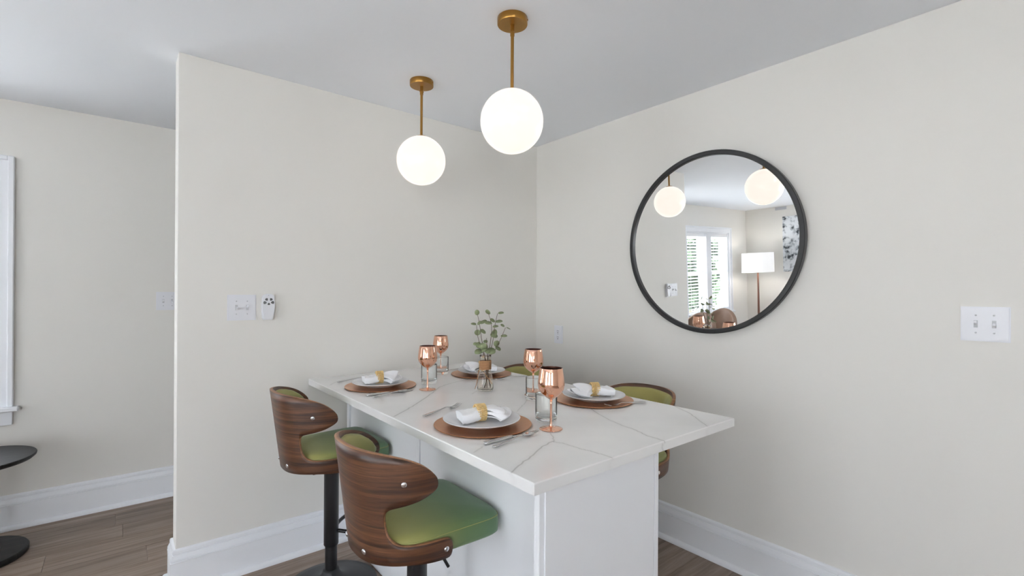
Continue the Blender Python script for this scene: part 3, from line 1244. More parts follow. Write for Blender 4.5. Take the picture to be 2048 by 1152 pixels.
def switch_plate(label, loc, rz, w, h, ups):
    t = plate_obj('light_switch', label, 'light switch', loc, rz, w, h, 'double light switches')
    for i, upd in enumerate(ups):
        sx = (-0.5 + i) * 0.047
        g = box('toggle_slot', sx - 0.0055, sx + 0.0055, -0.0074, -0.0060, -0.013, 0.013, M['grille'], t, 0.0)
        bm = bmesh.new()
        bm_box(bm, -0.0040, 0.0040, -0.017, 0.0, -0.0050, 0.0050)
        bmesh.ops.bevel(bm, geom=list(bm.edges), offset=0.001, segments=1, affect='EDGES')
        from_bm('toggle', bm, M['plastic'], t, loc=(sx, -0.006, 0.0), rot=(-0.5 if upd else 0.5, 0, 0))
        for zz in (-0.031, 0.031):
            lathe('screw', [(0.0, 0.0), (0.0032, 0.0), (0.0028, 0.0012), (0.0, 0.0014)], M['grille'], t, 12, loc=(sx, -0.0068, zz), rot=(PI / 2, 0, 0))
    return t


switch_plate('white double light switch beside the remote holder on the partition wall', (-1.9215, 0.0, 1.282), 0, 0.124, 0.124, (0, 1))
switch_plate('white double light switch on the far wall, partly hidden by the partition edge', (-2.132, YC, 1.294), 0, 0.124, 0.120, (1, 0))
switch_plate('white double light switch on the right wall near the photo edge', (0.0, -2.377, 1.260), -PI / 2, 0.128, 0.123, (1, 0))

ot = plate_obj('power_outlet', 'white duplex power outlet on the right wall near the corner', 'outlet', (0.0, -0.237, 1.074), -PI / 2, 0.082, 0.124)
for zz in (-0.021, 0.021):
    f = lathe('socket_face', [(0.0, 0.0), (0.0165, 0.0), (0.0165, 0.0016), (0.0155, 0.002), (0.0, 0.002)], M['plastic'], ot, 24, loc=(0, -0.0066, zz), rot=(PI / 2, 0, 0), sharp=30)
    for (a, b, c, d) in ((-0.0075, -0.0050, -0.001, 0.009), (0.0050, 0.0075, 0.000, 0.008), (-0.003, 0.003, -0.0115, -0.006)):
        box('slot', a, b, c, d, 0.0018, 0.0026, M['slot'], f)
lathe('screw', [(0.0, 0.0), (0.0030, 0.0), (0.0026, 0.0012), (0.0, 0.0014)], M['grille'], ot, 12, loc=(0, -0.0068, 0), rot=(PI / 2, 0, 0))

rt = thing('remote_control', 'white ceiling fan remote with five dark buttons in a wall holder', 'remote', (-1.807, 0.0, 1.285), 0)


def prism(name, outline, y0, y1, m, parent, bev=0.0, segs=2):
    bm = bmesh.new()
    a = [bm.verts.new((x, y0, z)) for x, z in outline]
    b = [bm.verts.new((x, y1, z)) for x, z in outline]
    fa = bm.faces.new(a)
    bm.faces.new(b[::-1])
    n = len(outline)
    for i in range(n):
        j = (i + 1) % n
        bm.faces.new((a[i], b[i], b[j], a[j]))
    if bev:
        bmesh.ops.bevel(bm, geom=list(fa.edges), offset=bev, segments=segs, affect='EDGES')
    return from_bm(name, bm, m, parent)


body = [(-0.0275, 0.050), (-0.022, 0.058), (-0.012, 0.0625), (0.0, 0.064), (0.012, 0.0625), (0.022, 0.058), (0.0275, 0.050), (0.0285, 0.02), (0.027, -0.02), (0.0235, -0.052), (0.018, -0.060), (0.0, -0.062), (-0.018, -0.060), (-0.0235, -0.052), (-0.027, -0.02), (-0.0285, 0.02)]
prism('remote_body', body, -0.024, -0.006, M['plastic'], rt, 0.004)
hold = [(-0.030, 0.018), (0.030, 0.018), (0.029, -0.02), (0.026, -0.056), (0.020, -0.065), (-0.020, -0.065), (-0.026, -0.056), (-0.029, -0.02)]
prism('wall_holder', hold, -0.012, -0.0005, M['plastic'], rt, 0.002)
c0 = (0.0, 0.020)
for (dx, dz, rot, sc) in ((-0.0095, 0.0155, 0.55, 1.0), (0.0105, 0.0155, -0.55, 1.0), (-0.0165, 0.0005, 1.45, 1.1), (0.0170, 0.0010, -1.45, 1.1), (0.0005, -0.0060, PI, 0.85)):
    pts = []
    for k in range(12):
        a = 2 * PI * k / 12
        px, pz = 0.0062 * math.sin(a) * (1.0 + 0.45 * math.cos(a)) * sc, 0.0068 * math.cos(a) * sc
        pts.append((c0[0] + dx + px * math.cos(rot) - pz * math.sin(rot), c0[1] + dz + px * math.sin(rot) + pz * math.cos(rot)))
    prism('button', pts, -0.0262, -0.0232, M['button'], rt, 0.0008, 1)
lathe('indicator_light', [(0.0, 0.0), (0.0014, 0.0), (0.001, 0.0008), (0.0, 0.001)], M['slot'], rt, 10, loc=(0, -0.0236, 0.056), rot=(PI / 2, 0, 0))

# ---------------------------------------------------------------- table settings
CHARGER = [(0.0, 0.0012), (0.120, 0.0012), (0.150, 0.0016), (0.166, 0.0038), (0.1685, 0.0055), (0.1690, 0.0068), (0.1680, 0.0076), (0.1655, 0.0074), (0.150, 0.0050), (0.120, 0.0042), (0.0, 0.0042)]
PLATE = [(0.0, 0.0), (0.070, 0.0), (0.074, 0.0015), (0.078, 0.0060), (0.095, 0.0090), (0.115, 0.0145), (0.129, 0.0195), (0.1325, 0.0215), (0.1335, 0.0232), (0.1325, 0.0245), (0.1305, 0.0242), (0.122, 0.0205), (0.105, 0.0150), (0.085, 0.0112), (0.05, 0.0092), (0.0, 0.0088)]


def napkin_mesh(root, seed):
    """white linen pulled through a ring: folded tail at -x, pleated fan at +x"""
    r = random.Random(seed)
    nu, K = 18, 48
    vs, fs = [], []
    for i in range(nu + 1):
        u = i / nu
        x = -0.074 + 0.078 * u
        g = max(0.0, (u - 0.25) / 0.75) ** 1.3
        w = 0.043 * (1 - g) + 0.0205 * g
        hh = 0.0150 * (1 - g) + 0.0215 * g
        n = 7 * (1 - g) + 2.3 * g
        zc = hh + 0.0015
        for k in range(K):
            a = 2 * PI * k / K
            c, s = math.cos(a), math.sin(a)
            yy = w * math.copysign(abs(c) ** (2 / n), c)
            zz = hh * math.copysign(abs(s) ** (2 / n), s)
            zz += 0.0030 * g * math.cos(yy / max(w, 1e-6) * PI * 3) * (1 if s > 0 else 0) + 0.0008 * math.sin(i * 1.3 + k * 0.4)
            # edges of the stacked folds show at the end of the tail
            layer = 0.0022 * math.sin(zz * 420.0) * (1 - g) * (1 - u)
            vs.append((x + layer + 0.006 * math.sin(yy * 40 + seed) * (1 - u), yy, zc + zz * (1 - 0.10 * (yy / 0.045) * (1 - u))))
    for i in range(nu):
        for k in range(K):
            k2 = (k + 1) % K
            fs.append((i * K + k, i * K + k2, (i + 1) * K + k2, (i + 1) * K + k))
    fs.append(tuple(range(K))[::-1])
    fs.append(tuple(range(nu * K, nu * K + K)))
    tl = add('folded_tail', vs, fs, M['linen'], root, True)
    auto_sharp(tl, 55)
    # three pleated layers that burst out of the ring
    for layer, (spread, length, top, amp, freq) in enumerate(((1.12, 0.116, 0.000, 0.008, 6.0), (1.05, 0.108, 0.016, 0.010, 4.6), (0.80, 0.092, 0.034, 0.009, 3.6))):
        ph = r.random() * 6
        nu, nv = 18, 64
        vs, fs = [], []
        for i in range(nu + 1):
            u = i / nu
            for j in range(nv + 1):
                v = -1 + 2 * j / nv
                ang = v * spread * (0.30 + 0.70 * u)
                ln = length * (1 - 0.12 * v * v + 0.07 * math.sin(v * 4 + ph))
                x = -0.004 + u * ln * math.cos(ang)
                yy = 0.017 * v * (1 - u) + u * ln * math.sin(ang)
                z = 0.012 + 0.011 * layer + (top - 0.011 * layer + 0.004) * math.sin(u * PI * 0.62) - 0.010 * u * u
                z += amp * (0.25 + 0.75 * u) * (math.sin(v * freq + ph) + 0.35 * math.sin(v * freq * 2.3 + 2 * ph))
                z -= (0.010 + 0.014 * layer) * u * v * v
                floor_z = 0.0022 + layer * 0.0022 + 0.55 * max(0.0, math.hypot(x, yy) - 0.075) ** 1.02
                vs.append((x, yy, max(z, floor_z)))
        for i in range(nu):
            for j in range(nv):
                a = i * (nv + 1) + j
                fs.append((a, a + nv + 1, a + nv + 2, a + 1))
        fo = add('fan_fold', vs, fs, M['linen'], root, True)
        md = fo.modifiers.new('cloth', 'SOLIDIFY')
        md.thickness = 0.0016


def bead_ring(label, loc, rz):
    vs, fs = [], []
    ico = bmesh.new()
    bmesh.ops.create_icosphere(ico, subdivisions=1, radius=1.0)
    iv = [v.co.copy() for v in ico.verts]
    ii = [[v.index for v in f.verts] for f in ico.faces]
    ico.free()
    rows, n, br = 6, 24, 0.0036
    for q in range(rows):
        for k in range(n):
            a = 2 * PI * k / n
            cx = (q - (rows - 1) / 2) * 0.0060
            ctr = Vector((cx, 0.0262 * math.cos(a), 0.0272 * math.sin(a)))
            b0 = len(vs)
            for v in iv:
                vs.append(tuple(ctr + v * br))
            for f in ii:
                fs.append(tuple(b0 + w for w in f))
    t = thing('napkin_ring', label, 'napkin ring', loc, rz, 'beaded napkin rings')
    o = add('beads', vs, fs, M['bead'], t, True)
    o['kind'] = 'stuff'
    bv = [(sx * 0.0180, 0.0234 * math.cos(2 * PI * k / 32), 0.0244 * math.sin(2 * PI * k / 32)) for sx in (-1, 1) for k in range(32)]
    bf = [(k, (k + 1) % 32, 32 + (k + 1) % 32, 32 + k) for k in range(32)]
    add('inner_band', bv, bf, M['bead'], t, True)
    return t


def setting(cx, cy, rz, nap_rz, where, seed, nap_off=(0, 0)):
    tag(lathe('charger_plate', CHARGER, M['hammered'], None, 96, loc=(cx, cy, CT), sharp=40), 'hammered copper charger plate ' + where, 'charger', 'copper charger plates')
    tag(lathe('dinner_plate', PLATE, M['porcelain'], None, 96, loc=(cx + nap_off[0] * 0.4, cy + nap_off[1] * 0.4, CT + 0.0045), sharp=50), 'pale grey dinner plate ' + where, 'plate', 'dinner plates')
    nx, ny = cx + nap_off[0], cy + nap_off[1]
    z = CT + 0.0045 + 0.0092
    t = thing('napkin', 'white linen napkin on the plate ' + where, 'napkin', (nx, ny, z + 0.006), nap_rz, 'folded napkins')
    napkin_mesh(t, seed)
    bead_ring('tan beaded napkin ring on the plate ' + where, (nx, ny, z + 0.0312), nap_rz)


N1 = 'nearest the camera'
N2 = 'at the left end of the countertop'
N3 = 'directly behind the vase'
N4 = 'right of the nearest copper goblet'
setting(-1.404, -1.285, 0, math.radians(-14), N1, 1, (-0.010, 0.004))
setting(-1.392, -0.418, 0, math.radians(-16), N2, 2, (-0.006, 0.004))
setting(-0.800, -0.430, 0, math.radians(150), N3, 3, (0.004, 0.0))
setting(-0.800, -1.257, 0, math.radians(150), N4, 4, (0.012, 0.004))


# cutlery: built along +x, handle end at the origin
def strip_mesh(name, sections, m, label, cat, group, loc, rz, tilt=0.0):
    """sections = (x, half width, z centre, half thickness)"""
    K = 10
    vs, fs = [], []
    for (x, w, zc, th) in sections:
        for k in range(K):
            a = 2 * PI * k / K
            c, s = math.cos(a), math.sin(a)
            vs.append((x, w * math.copysign(abs(c) ** 0.7, c), zc + th * math.copysign(abs(s) ** 0.8, s)))
    n = len(sections)
    for i in range(n - 1):
        for k in range(K):
            k2 = (k + 1) % K
            fs.append((i * K + k, i * K + k2, (i + 1) * K + k2, (i + 1) * K + k))
    fs.append(tuple(range(K))[::-1])
    fs.append(tuple(range((n - 1) * K, n * K)))
    return vs, fs


HANDLE = [(0.0, 0.0035, 0.0048, 0.0014), (0.003, 0.0068, 0.0050, 0.0022), (0.010, 0.0078, 0.0053, 0.0026), (0.040, 0.0070, 0.0062, 0.0026), (0.075, 0.0052, 0.0078, 0.0024), (0.105, 0.0036, 0.0100, 0.0021), (0.125, 0.0030, 0.0108, 0.0019)]


def place(o, label, cat, group, p0, p1, z=CT):
    o.location = (p0[0], p0[1], z)
    o.rotation_euler = (0, 0, math.atan2(p1[1] - p0[1], p1[0] - p0[0]))
    return tag(o, label, cat, group)


def fork(label, p0, p1, scale=1.0):
    t = thing('dinner_fork', label, 'fork', (0, 0, 0), 0, 'dinner forks')
    vs, fs = strip_mesh('handle', HANDLE + [(0.140, 0.0042, 0.0085, 0.0015), (0.150, 0.0085, 0.0055, 0.0011), (0.160, 0.0115, 0.0036, 0.0010), (0.166, 0.0122, 0.0030, 0.0010)], None, '', '', '', None, 0)
    add('handle', vs, fs, M['steel'], t, True)
    for k in range(4):
        yy = (k - 1.5) * 0.0068
        vs, fs = tube_data([(0.164, yy, 0.0030), (0.176, yy, 0.0028), (0.190, yy, 0.0048), (0.204, yy * 0.95, 0.0092), (0.208, yy * 0.94, 0.0108)], [0.0018, 0.0016, 0.0015, 0.0011, 0.0005], 6)
        add('tine', vs, fs, M['steel'], t, True)
    t.scale = (scale, scale, scale)
    return place(t, label, 'fork', 'dinner forks', p0, p1)


def knife(label, p0, p1, scale=1.0):
    t = thing('dinner_knife', label, 'knife', (0, 0, 0), 0, 'dinner knives')
    vs, fs = strip_mesh('handle', [(0.0, 0.0050, 0.0050, 0.0030), (0.003, 0.0085, 0.0055, 0.0045), (0.012, 0.0092, 0.0058, 0.0048), (0.06, 0.0082, 0.0056, 0.0046), (0.105, 0.0062, 0.0052, 0.0042), (0.112, 0.0052, 0.0050, 0.0036)], None, '', '', '', None, 0)
    add('handle', vs, fs, M['steel'], t, True)
    vs, fs = strip_mesh('blade', [(0.108, 0.0050, 0.0042, 0.0014), (0.125, 0.0080, 0.0036, 0.0010), (0.165, 0.0092, 0.0030, 0.0008), (0.200, 0.0084, 0.0024, 0.0007), (0.220, 0.0052, 0.0020, 0.0006), (0.228, 0.0012, 0.0018, 0.0004)], None, '', '', '', None, 0)
    add('blade', vs, fs, M['steel'], t, True)
    t.scale = (scale, scale, scale)
    return place(t, label, 'knife', 'dinner knives', p0, p1)


def spoon(label, p0, p1, scale=1.0):
    t = thing('dinner_spoon', label, 'spoon', (0, 0, 0), 0, 'dinner spoons')
    vs, fs = strip_mesh('handle', HANDLE + [(0.138, 0.0032, 0.0100, 0.0018)], None, '', '', '', None, 0)
    add('handle', vs, fs, M['steel'], t, True)
    nr, K = 7, 28
    vs, fs = [], []
    for i in range(nr + 1):
        q = i / nr
        for k in range(K):
            a = 2 * PI * k / K
            c, s = math.cos(a), math.sin(a)
            xx = 0.160 + q * 0.0270 * c
            yy = q * 0.0175 * s * (1 + 0.12 * c)
            vs.append((xx, yy, 0.0022 + 0.0078 * q * q + 0.0015 * q * max(0, -c)))
    for i in range(nr):
        for k in range(K):
            k2 = (k + 1) % K
            fs.append((i * K + k, i * K + k2, (i + 1) * K + k2, (i + 1) * K + k))
    bo = add('bowl', vs, fs, M['steel'], t, True)
    md = bo.modifiers.new('thickness', 'SOLIDIFY')
    md.thickness = 0.0012
    t.scale = (scale, scale, scale)
    return place(t, label, 'spoon', 'dinner spoons', p0, p1)


fork('stainless fork left of the nearest plate', (-1.517, -1.070), (-1.300, -0.990), 1.06)
knife('stainless knife beside the nearest copper charger', (-1.530, -1.468), (-1.305, -1.455), 1.02)
spoon('stainless spoon lying outermost at the nearest setting', (-1.528, -1.508), (-1.340, -1.480), 1.0)
fork('stainless fork beyond the plate by the partition wall', (-1.530, -0.207), (-1.330, -0.170), 1.0)
knife('stainless knife beside the charger by the partition wall', (-1.540, -0.600), (-1.316, -0.600), 1.0)
spoon('stainless spoon outermost at the setting by the partition wall', (-1.533, -0.650), (-1.345, -0.615), 1.0)
fork('stainless fork in front of the right-hand plate', (-0.668, -1.428), (-0.850, -1.372), 0.95)
fork('stainless fork right of the vase base, by the farthest plate', (-0.652, -0.630), (-0.850, -0.632), 0.95)
knife('stainless knife beyond the farthest plate', (-0.660, -0.200), (-0.880, -0.195), 1.0)
knife('stainless knife beyond the right-hand plate', (-0.655, -1.060), (-0.880, -1.060), 1.0)

# goblets
GOB_OUT = [(0.0044, 0.0985), (0.006, 0.1005), (0.012, 0.1040), (0.022, 0.1110), (0.034, 0.1220), (0.0425, 0.1350), (0.0455, 0.1480), (0.0452, 0.1600), (0.0430, 0.1780), (0.0400, 0.1960), (0.0384, 0.2055)]
GOB_IN = [(0.0376, 0.2062), (0.0370, 0.2055), (0.0388, 0.1960), (0.0418, 0.1780), (0.0440, 0.1600), (0.0443, 0.1480), (0.0412, 0.1355), (0.0330, 0.1230), (0.0210, 0.1120), (0.0, 0.1060)]
gob_n = 0


def goblet(x, yy, label):
    t = thing('wine_goblet', label, 'goblet', (x, yy, CT), 0, 'copper wine goblets')
    bowl = lathe('bowl', [(0.0, 0.098)] + GOB_OUT + [(0.0380, 0.2064)], M['copper'], t, 64)
    lathe('shaded_bowl_inside', [(0.0380, 0.2064)] + GOB_IN, M['goblet_inside'], bowl, 64)
    lathe('stem', [(0.0, 0.004), (0.0062, 0.006), (0.0045, 0.012), (0.0037, 0.025), (0.0034, 0.055), (0.0036, 0.085), (0.0046, 0.0985), (0.0, 0.0985)], M['copper'], t, 24)
    lathe('foot', [(0.0, 0.0006), (0.037, 0.0006), (0.0392, 0.0012), (0.0394, 0.0020), (0.037, 0.0030), (0.025, 0.0042), (0.012, 0.0058), (0.0060, 0.0078), (0.0, 0.0080)], M['copper'], t, 56)


goblet(-1.252, -1.466, 'copper wine goblet nearest the camera at the right of the nearest plate')
goblet(-0.937, -1.022, 'copper wine goblet partly behind the nearest goblet')
goblet(-1.251, -0.625, 'copper wine goblet between the partition side plate and the vase')
goblet(-0.922, -0.192, 'copper wine goblet farthest back, against the partition wall')


def tumbler(x, yy, label):
    o = lathe('drinking_glass', [(0.0, 0.0008), (0.036, 0.0008), (0.0385, 0.003), (0.0393, 0.010), (0.0396, 0.095), (0.0393, 0.0968), (0.0389, 0.0968), (0.0386, 0.095), (0.0382, 0.022), (0.0360, 0.0165), (0.0, 0.0150)], M['glass'], None, 64, loc=(x, yy, CT))
    return tag(o, label, 'glass', 'clear drinking glasses')


tumbler(-1.186, -1.372, 'clear drinking glass just behind the nearest copper goblet')
tumbler(-0.990, -1.092, 'clear drinking glass under the second goblet from the camera')
tumbler(-1.168, -0.492, 'clear drinking glass behind the goblet left of the vase')
tumbler(-0.972, -0.285, 'clear drinking glass farthest back, by the partition wall')

# vase
VX, VY = -1.045, -0.805
vt = thing('glass_vase', 'clear glass bottle vase with a jute twine neck on the countertop', 'vase', (VX, VY, CT))
VO = [(0.0, 0.0008), (0.034, 0.0008), (0.0375, 0.004), (0.0385, 0.012), (0.0380, 0.030), (0.0350, 0.055), (0.0300, 0.078), (0.0262, 0.092), (0.0245, 0.100), (0.0240, 0.128), (0.0248, 0.142), (0.0262, 0.156), (0.0272, 0.1655)]
VI = [(0.0264, 0.1665), (0.0253, 0.156), (0.0239, 0.142), (0.0231, 0.128), (0.0236, 0.101), (0.0253, 0.092), (0.0291, 0.078), (0.0341, 0.055), (0.0371, 0.030), (0.0374, 0.013), (0.0350, 0.007), (0.0, 0.0065)]
lathe('glass_body', VO + [(0.0268, 0.1668)] + VI, M['vase_glass'], vt, 64)
coil = []
turns = 11
for i in range(turns * 26 + 1):
    a = 2 * PI * i / 26
    coil.append((0.0262 * math.cos(a), 0.0262 * math.sin(a), 0.0985 + 0.042 * i / (turns * 26) + 0.0006 * math.sin(a * 1.7)))
tube('twine_wrap', coil, 0.0022, M['twine'], vt, 6)


def vpt(px, py, depth=0.0):
    """point on the upright plane through the vase that faces the camera, moved back by depth"""
    c = Vector((-2.38413, -2.64226, 1.35888))
    d = W_ + R_ * ((px - 1024) / 964.61) - U_ * ((py - 576 - 10.69) / 964.61)
    q = Vector((VX, VY, CT)) - c
    tt = (q.dot(W_) + depth) / d.dot(W_)
    return c + d * tt


base = Vector((VX, VY, CT))
tube('twine_tail', [tuple(vpt(957, 741, -0.030) - base), tuple(vpt(956, 750, -0.036) - base), tuple(vpt(954, 765, -0.042) - base), tuple(vpt(950, 778, -0.046) - base)], 0.0016, M['twine'], vt, 6)
tube('twine_tail', [tuple(vpt(966, 742, -0.030) - base), tuple(vpt(973, 752, -0.042) - base), tuple(vpt(979, 760, -0.044) - base), tuple(vpt(984, 768, -0.046) - base)], 0.0014, M['twine'], vt, 6)

et = thing('eucalyptus_bunch', 'eucalyptus stems with round grey-green leaves standing in the glass vase', 'plant', tuple(base))


def leaf_mesh():
    vs, fs = [], []
    n = 14
    vs.append((0, 0, 0.02))
    for k in range(n):
        a = 2 * PI * k / n
        vs.append((math.cos(a) * 0.5 + 0.5, 0.43 * math.sin(a), 0.06 * abs(math.sin(a))))
    vs[0] = (0.5, 0, -0.02)
    for k in range(n):
        fs.append((0, 1 + k, 1 + (k + 1) % n))
    # back side, so that the leaf has thickness
    off = len(vs)
    vs += [(x, yy, z - 0.03) for x, yy, z in vs]
    for k in range(n):
        fs.append((off, off + 1 + (k + 1) % n, off + 1 + k))
        fs.append((1 + k, off + 1 + k, off + 1 + (k + 1) % n, 1 + (k + 1) % n))
    me = bpy.data.meshes.new('leaf')
    me.from_pydata(vs, [], fs)
    me.materials.append(M['leaf'])
    me.polygons.foreach_set('use_smooth', [True] * len(me.polygons))
    return me


LEAF = leaf_mesh()
# stem: pixel path from tip to foot, depth of the tip; leaves: (index along path 0..1, centre px, length px, tilt)
STEMS = [
    ([(955, 629), (959, 648), (963, 676), (968, 706), (972, 740), (966, 776)], 0.030, [(954, 625, 12, 'f'), (967, 644, 15, 'e'), (955, 665, 14, 'f'), (966, 663, 14, 's')]),
    ([(977, 627), (982, 645), (983, 664), (980, 690), (975, 714), (973, 745), (974, 776)], -0.020, [(976, 624, 13, 's'), (977, 646, 16, 'e'), (991, 653, 12, 'e'), (988, 671, 16, 's')]),
    ([(995, 627), (990, 650), (986, 680), (979, 714), (976, 745), (981, 776)], 0.010, [(1002, 626, 12, 'e'), (985, 641, 12, 's'), (998, 643, 15, 'e'), (989, 666, 17, 'f')]),
    ([(1011, 655), (1004, 672), (996, 689), (985, 712), (977, 745), (968, 776)], -0.035, [(1005, 651, 9, 'e'), (1017, 657, 10, 'e'), (1008, 672, 13, 'e'), (993, 687, 15, 'f'), (996, 697, 13, 's')]),
    ([(953, 650), (956, 675), (964, 700), (972, 722), (975, 750), (983, 776)], -0.015, [(947, 648, 12, 'e'), (959, 646, 11, 's'), (957, 690, 14, 'f'), (951, 688, 10, 's'), (958, 703, 19, 'e')]),
    ([(973, 676), (974, 695), (976, 714), (974, 745), (970, 776)], -0.050, [(967, 693, 18, 'f'), (971, 683, 10, 's'), (982, 702, 19, 's'), (975, 702, 14, 'f'), (969, 700, 13, 's')]),
]
rl = random.Random(11)
for path, dep, leaves in STEMS:
    n = len(path)
    pts = []
    for i, (a, b) in enumerate(path):
        f = 1 - i / (n - 1)
        k = 1.0 if b < 705 else max(0.12, (1 - (b - 705) / 60.0) * 0.3)
        pts.append(vpt(a, b, dep * f * k + (0.012 if b > 740 and dep > 0 else (-0.012 if b > 740 else 0))) - base)
    cp = catmull([tuple(p) for p in pts], 4)
    for p in cp:
        z = p[2]
        rmax = 0.017 if z > 0.085 else 0.027
        rr = math.hypot(p[0], p[1])
        if z < 0.17 and rr > rmax:
            p[0] *= rmax / rr
            p[1] *= rmax / rr
        p[2] = max(p[2], 0.012)
    st = tube('stem', [tuple(p) for p in cp], [0.0011 + 0.0007 * i / len(cp) for i in range(len(cp))], M['stem'], et, 6)
    for (lx, ly, ln, kind) in leaves:
        c = vpt(lx, ly, dep * 0.9 + rl.uniform(-0.01, 0.01)) - base
        # attach at the nearest stem point
        q = min(cp[: max(4, int(len(cp) * 0.72))], key=lambda s: (s[0] - c.x) ** 2 + (s[1] - c.y) ** 2 + (s[2] - c.z) ** 2)
        q = Vector(q)
        L = ln * 0.00233
        d = (c - q)
        if d.length < 0.006:
            d = R_ * rl.uniform(-1, 1) + U_ * rl.uniform(0.2, 1)
        d.normalize()
        view = -W_
        if kind == 'f':
            nrm = view + U_ * rl.uniform(-0.2, 0.6) + R_ * rl.uniform(-0.3, 0.3)
        elif kind == 's':
            nrm = view * 0.7 + U_ * 0.8 + R_ * rl.uniform(-0.6, 0.6)
        else:
            nrm = U_ + view * 0.45 + R_ * rl.uniform(-0.3, 0.3)
        nrm = (nrm - d * nrm.dot(d)).normalized()
        sd = nrm.cross(d)
        start = c - d * L * 0.5
        if (start - q).length > L * 0.6:
            L = min((c - q).length * 2.0, L * 1.25)
            start = c - d * L * 0.5
        mw = Matrix(((d.x * L, sd.x * L, nrm.x * L, start.x), (d.y * L, sd.y * L, nrm.y * L, start.y), (d.z * L, sd.z * L, nrm.z * L, start.z), (0, 0, 0, 1)))
        lo = bpy.data.objects.new('leaf', LEAF)
        col.objects.link(lo)
        lo.parent = st
        lo.matrix_local = mw

# ---------------------------------------------------------------- living room things
st = thing('side_table', 'round black wooden pedestal side table under the window casing', 'side table', (-2.955, 0.925, 0))
lathe('table_top', [(0.0, 0.478), (0.20, 0.478), (0.226, 0.486), (0.238, 0.497), (0.240, 0.506), (0.237, 0.510), (0.0, 0.510)], M['black_wood'], st, 96, sharp=40)
lathe('pedestal', [(0.0, 0.03), (0.11, 0.03), (0.07, 0.06), (0.04, 0.12), (0.03, 0.25), (0.045, 0.38), (0.09, 0.455), (0.14, 0.478), (0.0, 0.478)], M['black_wood'], st, 48)
lathe('base', [(0.0, 0.001), (0.208, 0.001), (0.212, 0.006), (0.212, 0.026), (0.208, 0.031), (0.0, 0.032)], M['black_wood'], st, 96, sharp=40)

lt = thing('floor_lamp', 'floor lamp with white drum shade and slim wooden pole, seen in the mirror', 'floor lamp', (-5.93, 0.89, 0))
lathe('lamp_base', [(0.0, 0.001), (0.14, 0.001), (0.145, 0.006), (0.14, 0.02), (0.04, 0.032), (0.0, 0.033)], M['lamp_wood'], lt, 48)
lathe('pole', [(0.0, 0.03), (0.020, 0.03), (0.017, 0.7), (0.013, 1.36), (0.0, 1.40)], M['lamp_wood'], lt, 24)
lathe('lamp_shade', [(0.240, 1.350), (0.243, 1.350), (0.238, 1.670), (0.235, 1.670), (0.240, 1.350)], M['shade'], lt, 64, sharp=40)
lathe('bulb', [(0.0, 1.42), (0.02, 1.43), (0.034, 1.47), (0.034, 1.50), (0.02, 1.535), (0.0, 1.54)], M['bulb'], lt, 24)
tube('shade_spider', [(-0.238, 0, 1.655), (0.238, 0, 1.655)], 0.002, M['lamp_wood'], lt, 6)
tube('lamp_neck', [(0, 0, 1.38), (0, 0, 1.43)], 0.010, M['lamp_wood'], lt, 10)


def lounge_chair(label, loc, rz):
    t = thing('lounge_chair', label, 'armchair', loc, rz, 'tan lounge chairs')
    vs, fs = [], []
    nu, nv = 40, 10
    for i in range(nu + 1):
        a = -PI * 0.62 + 2 * PI * 0.62 * i / nu
        top = 0.58 + 0.29 * math.cos(a * 0.75) ** 2
        for j in range(nv + 1):
            q = j / nv
            r = 0.22 + 0.03 * q
            vs.append((-r * math.cos(a), r * 1.0 * math.sin(a), 0.22 + (top - 0.22) * q))
    for i in range(nu):
        for j in range(nv):
            b = i * (nv + 1) + j
            fs.append((b, b + nv + 1, b + nv + 2, b + 1))
    o = add('back_shell', vs, fs, M['leather'], t, True)
    md = o.modifiers.new('thickness', 'SOLIDIFY')
    md.thickness = 0.06
    md.offset = 0
    bv = o.modifiers.new('edge', 'BEVEL')
    bv.width = 0.02
    bv.segments = 3
    lathe('seat_cushion', [(0.0, 0.24), (0.18, 0.24), (0.20, 0.27), (0.205, 0.36), (0.19, 0.41), (0.14, 0.43), (0.0, 0.435)], M['leather'], t, 48)
    for sx in (-1, 1):
        for sy in (-1, 1):
            tube('leg', [(sx * 0.16, sy * 0.16, 0.002), (sx * 0.12, sy * 0.12, 0.25)], [0.011, 0.017], M['lamp_wood'], t, 10)


lounge_chair('tan leather tub chair farther away, rounded back seen in the mirror behind the leaves', (-4.30, 0.80, 0), 0)
lounge_chair('tan leather tub chair at the bottom of the mirror, next to the partition edge', (-3.62, 0.76, 0), 0)

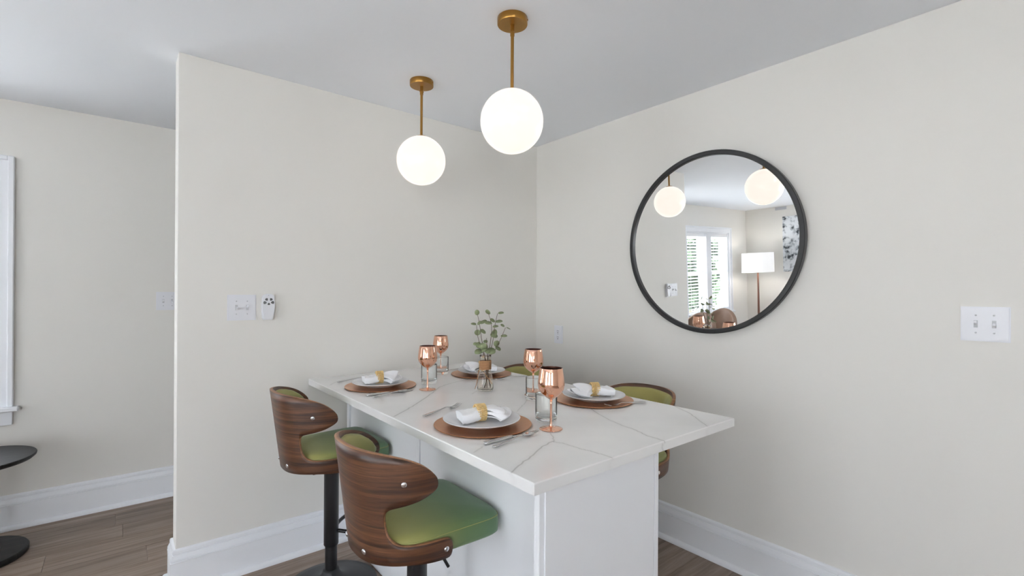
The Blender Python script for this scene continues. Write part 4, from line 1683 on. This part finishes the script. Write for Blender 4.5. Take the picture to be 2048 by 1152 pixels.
at = thing('wall_art', 'black and white print at the right edge of the mirror reflection', 'picture', (XD + 0.002, 0.22, 1.80), 0)
box('canvas', 0.0, 0.030, -0.45, 0.45, -0.46, 0.46, M['art'], at, 0.003)
vg = thing('air_vent', 'small grey air vent high on the wall seen in the mirror', 'vent', (XD + 0.001, 0.70, 2.405), 0)
box('vent_frame', 0.0, 0.010, -0.09, 0.09, -0.024, 0.024, M['grille'], vg, 0.002)
for k in range(3):
    box('louvre', 0.010, 0.014, -0.08, 0.08, -0.015 + k * 0.012, -0.009 + k * 0.012, M['grille'], vg, 0.0)

# ---------------------------------------------------------------- outdoors, seen through the blinds
struct(box('ground', -40, 40, -40, 40, -0.45, -0.35, M['ground']))


def tree(label, x, yy, h, r, seed):
    g = np.random.default_rng(seed)
    t = thing('garden_tree', label, 'tree', (x, yy, -0.35), 0, 'trees outside the window')
    tube('trunk', [(0, 0, 0), (0.05, 0.02, h * 0.4), (0.0, 0.0, h * 0.8)], [0.12, 0.09, 0.03], M['bark'], t, 10)
    n = 2600
    d = g.normal(size=(n, 3))
    d /= np.linalg.norm(d, axis=1)[:, None]
    rad = r * (0.55 + 0.45 * g.random(n)) * (1 + 0.18 * np.sin(d[:, 0] * 7 + seed) * np.cos(d[:, 2] * 6))
    P = d * rad[:, None] * np.array([1, 1, h * 0.5 / r]) + np.array([0, 0, h * 0.55])
    vs, fs = [], []
    for p in P:
        a = g.normal(size=3)
        a /= np.linalg.norm(a)
        b = np.cross(a, g.normal(size=3))
        b /= np.linalg.norm(b)
        s = 0.10 + 0.08 * g.random()
        k = len(vs)
        vs += [tuple(p - a * s), tuple(p + b * s * 0.5), tuple(p + a * s), tuple(p - b * s * 0.5)]
        fs.append((k, k + 1, k + 2, k + 3))
    f = add('foliage', vs, fs, M['foliage'], t)
    f['kind'] = 'stuff'


tree('leafy green tree outside, behind the window half nearer the partition', -6.6, 3.6, 4.6, 0.95, 1)
tree('leafy green tree outside, behind the window half beside the floor lamp', -9.0, 4.1, 5.0, 1.15, 2)
tree('leafy green tree outside, beyond the other two trees', -12.6, 6.0, 5.2, 1.5, 3)
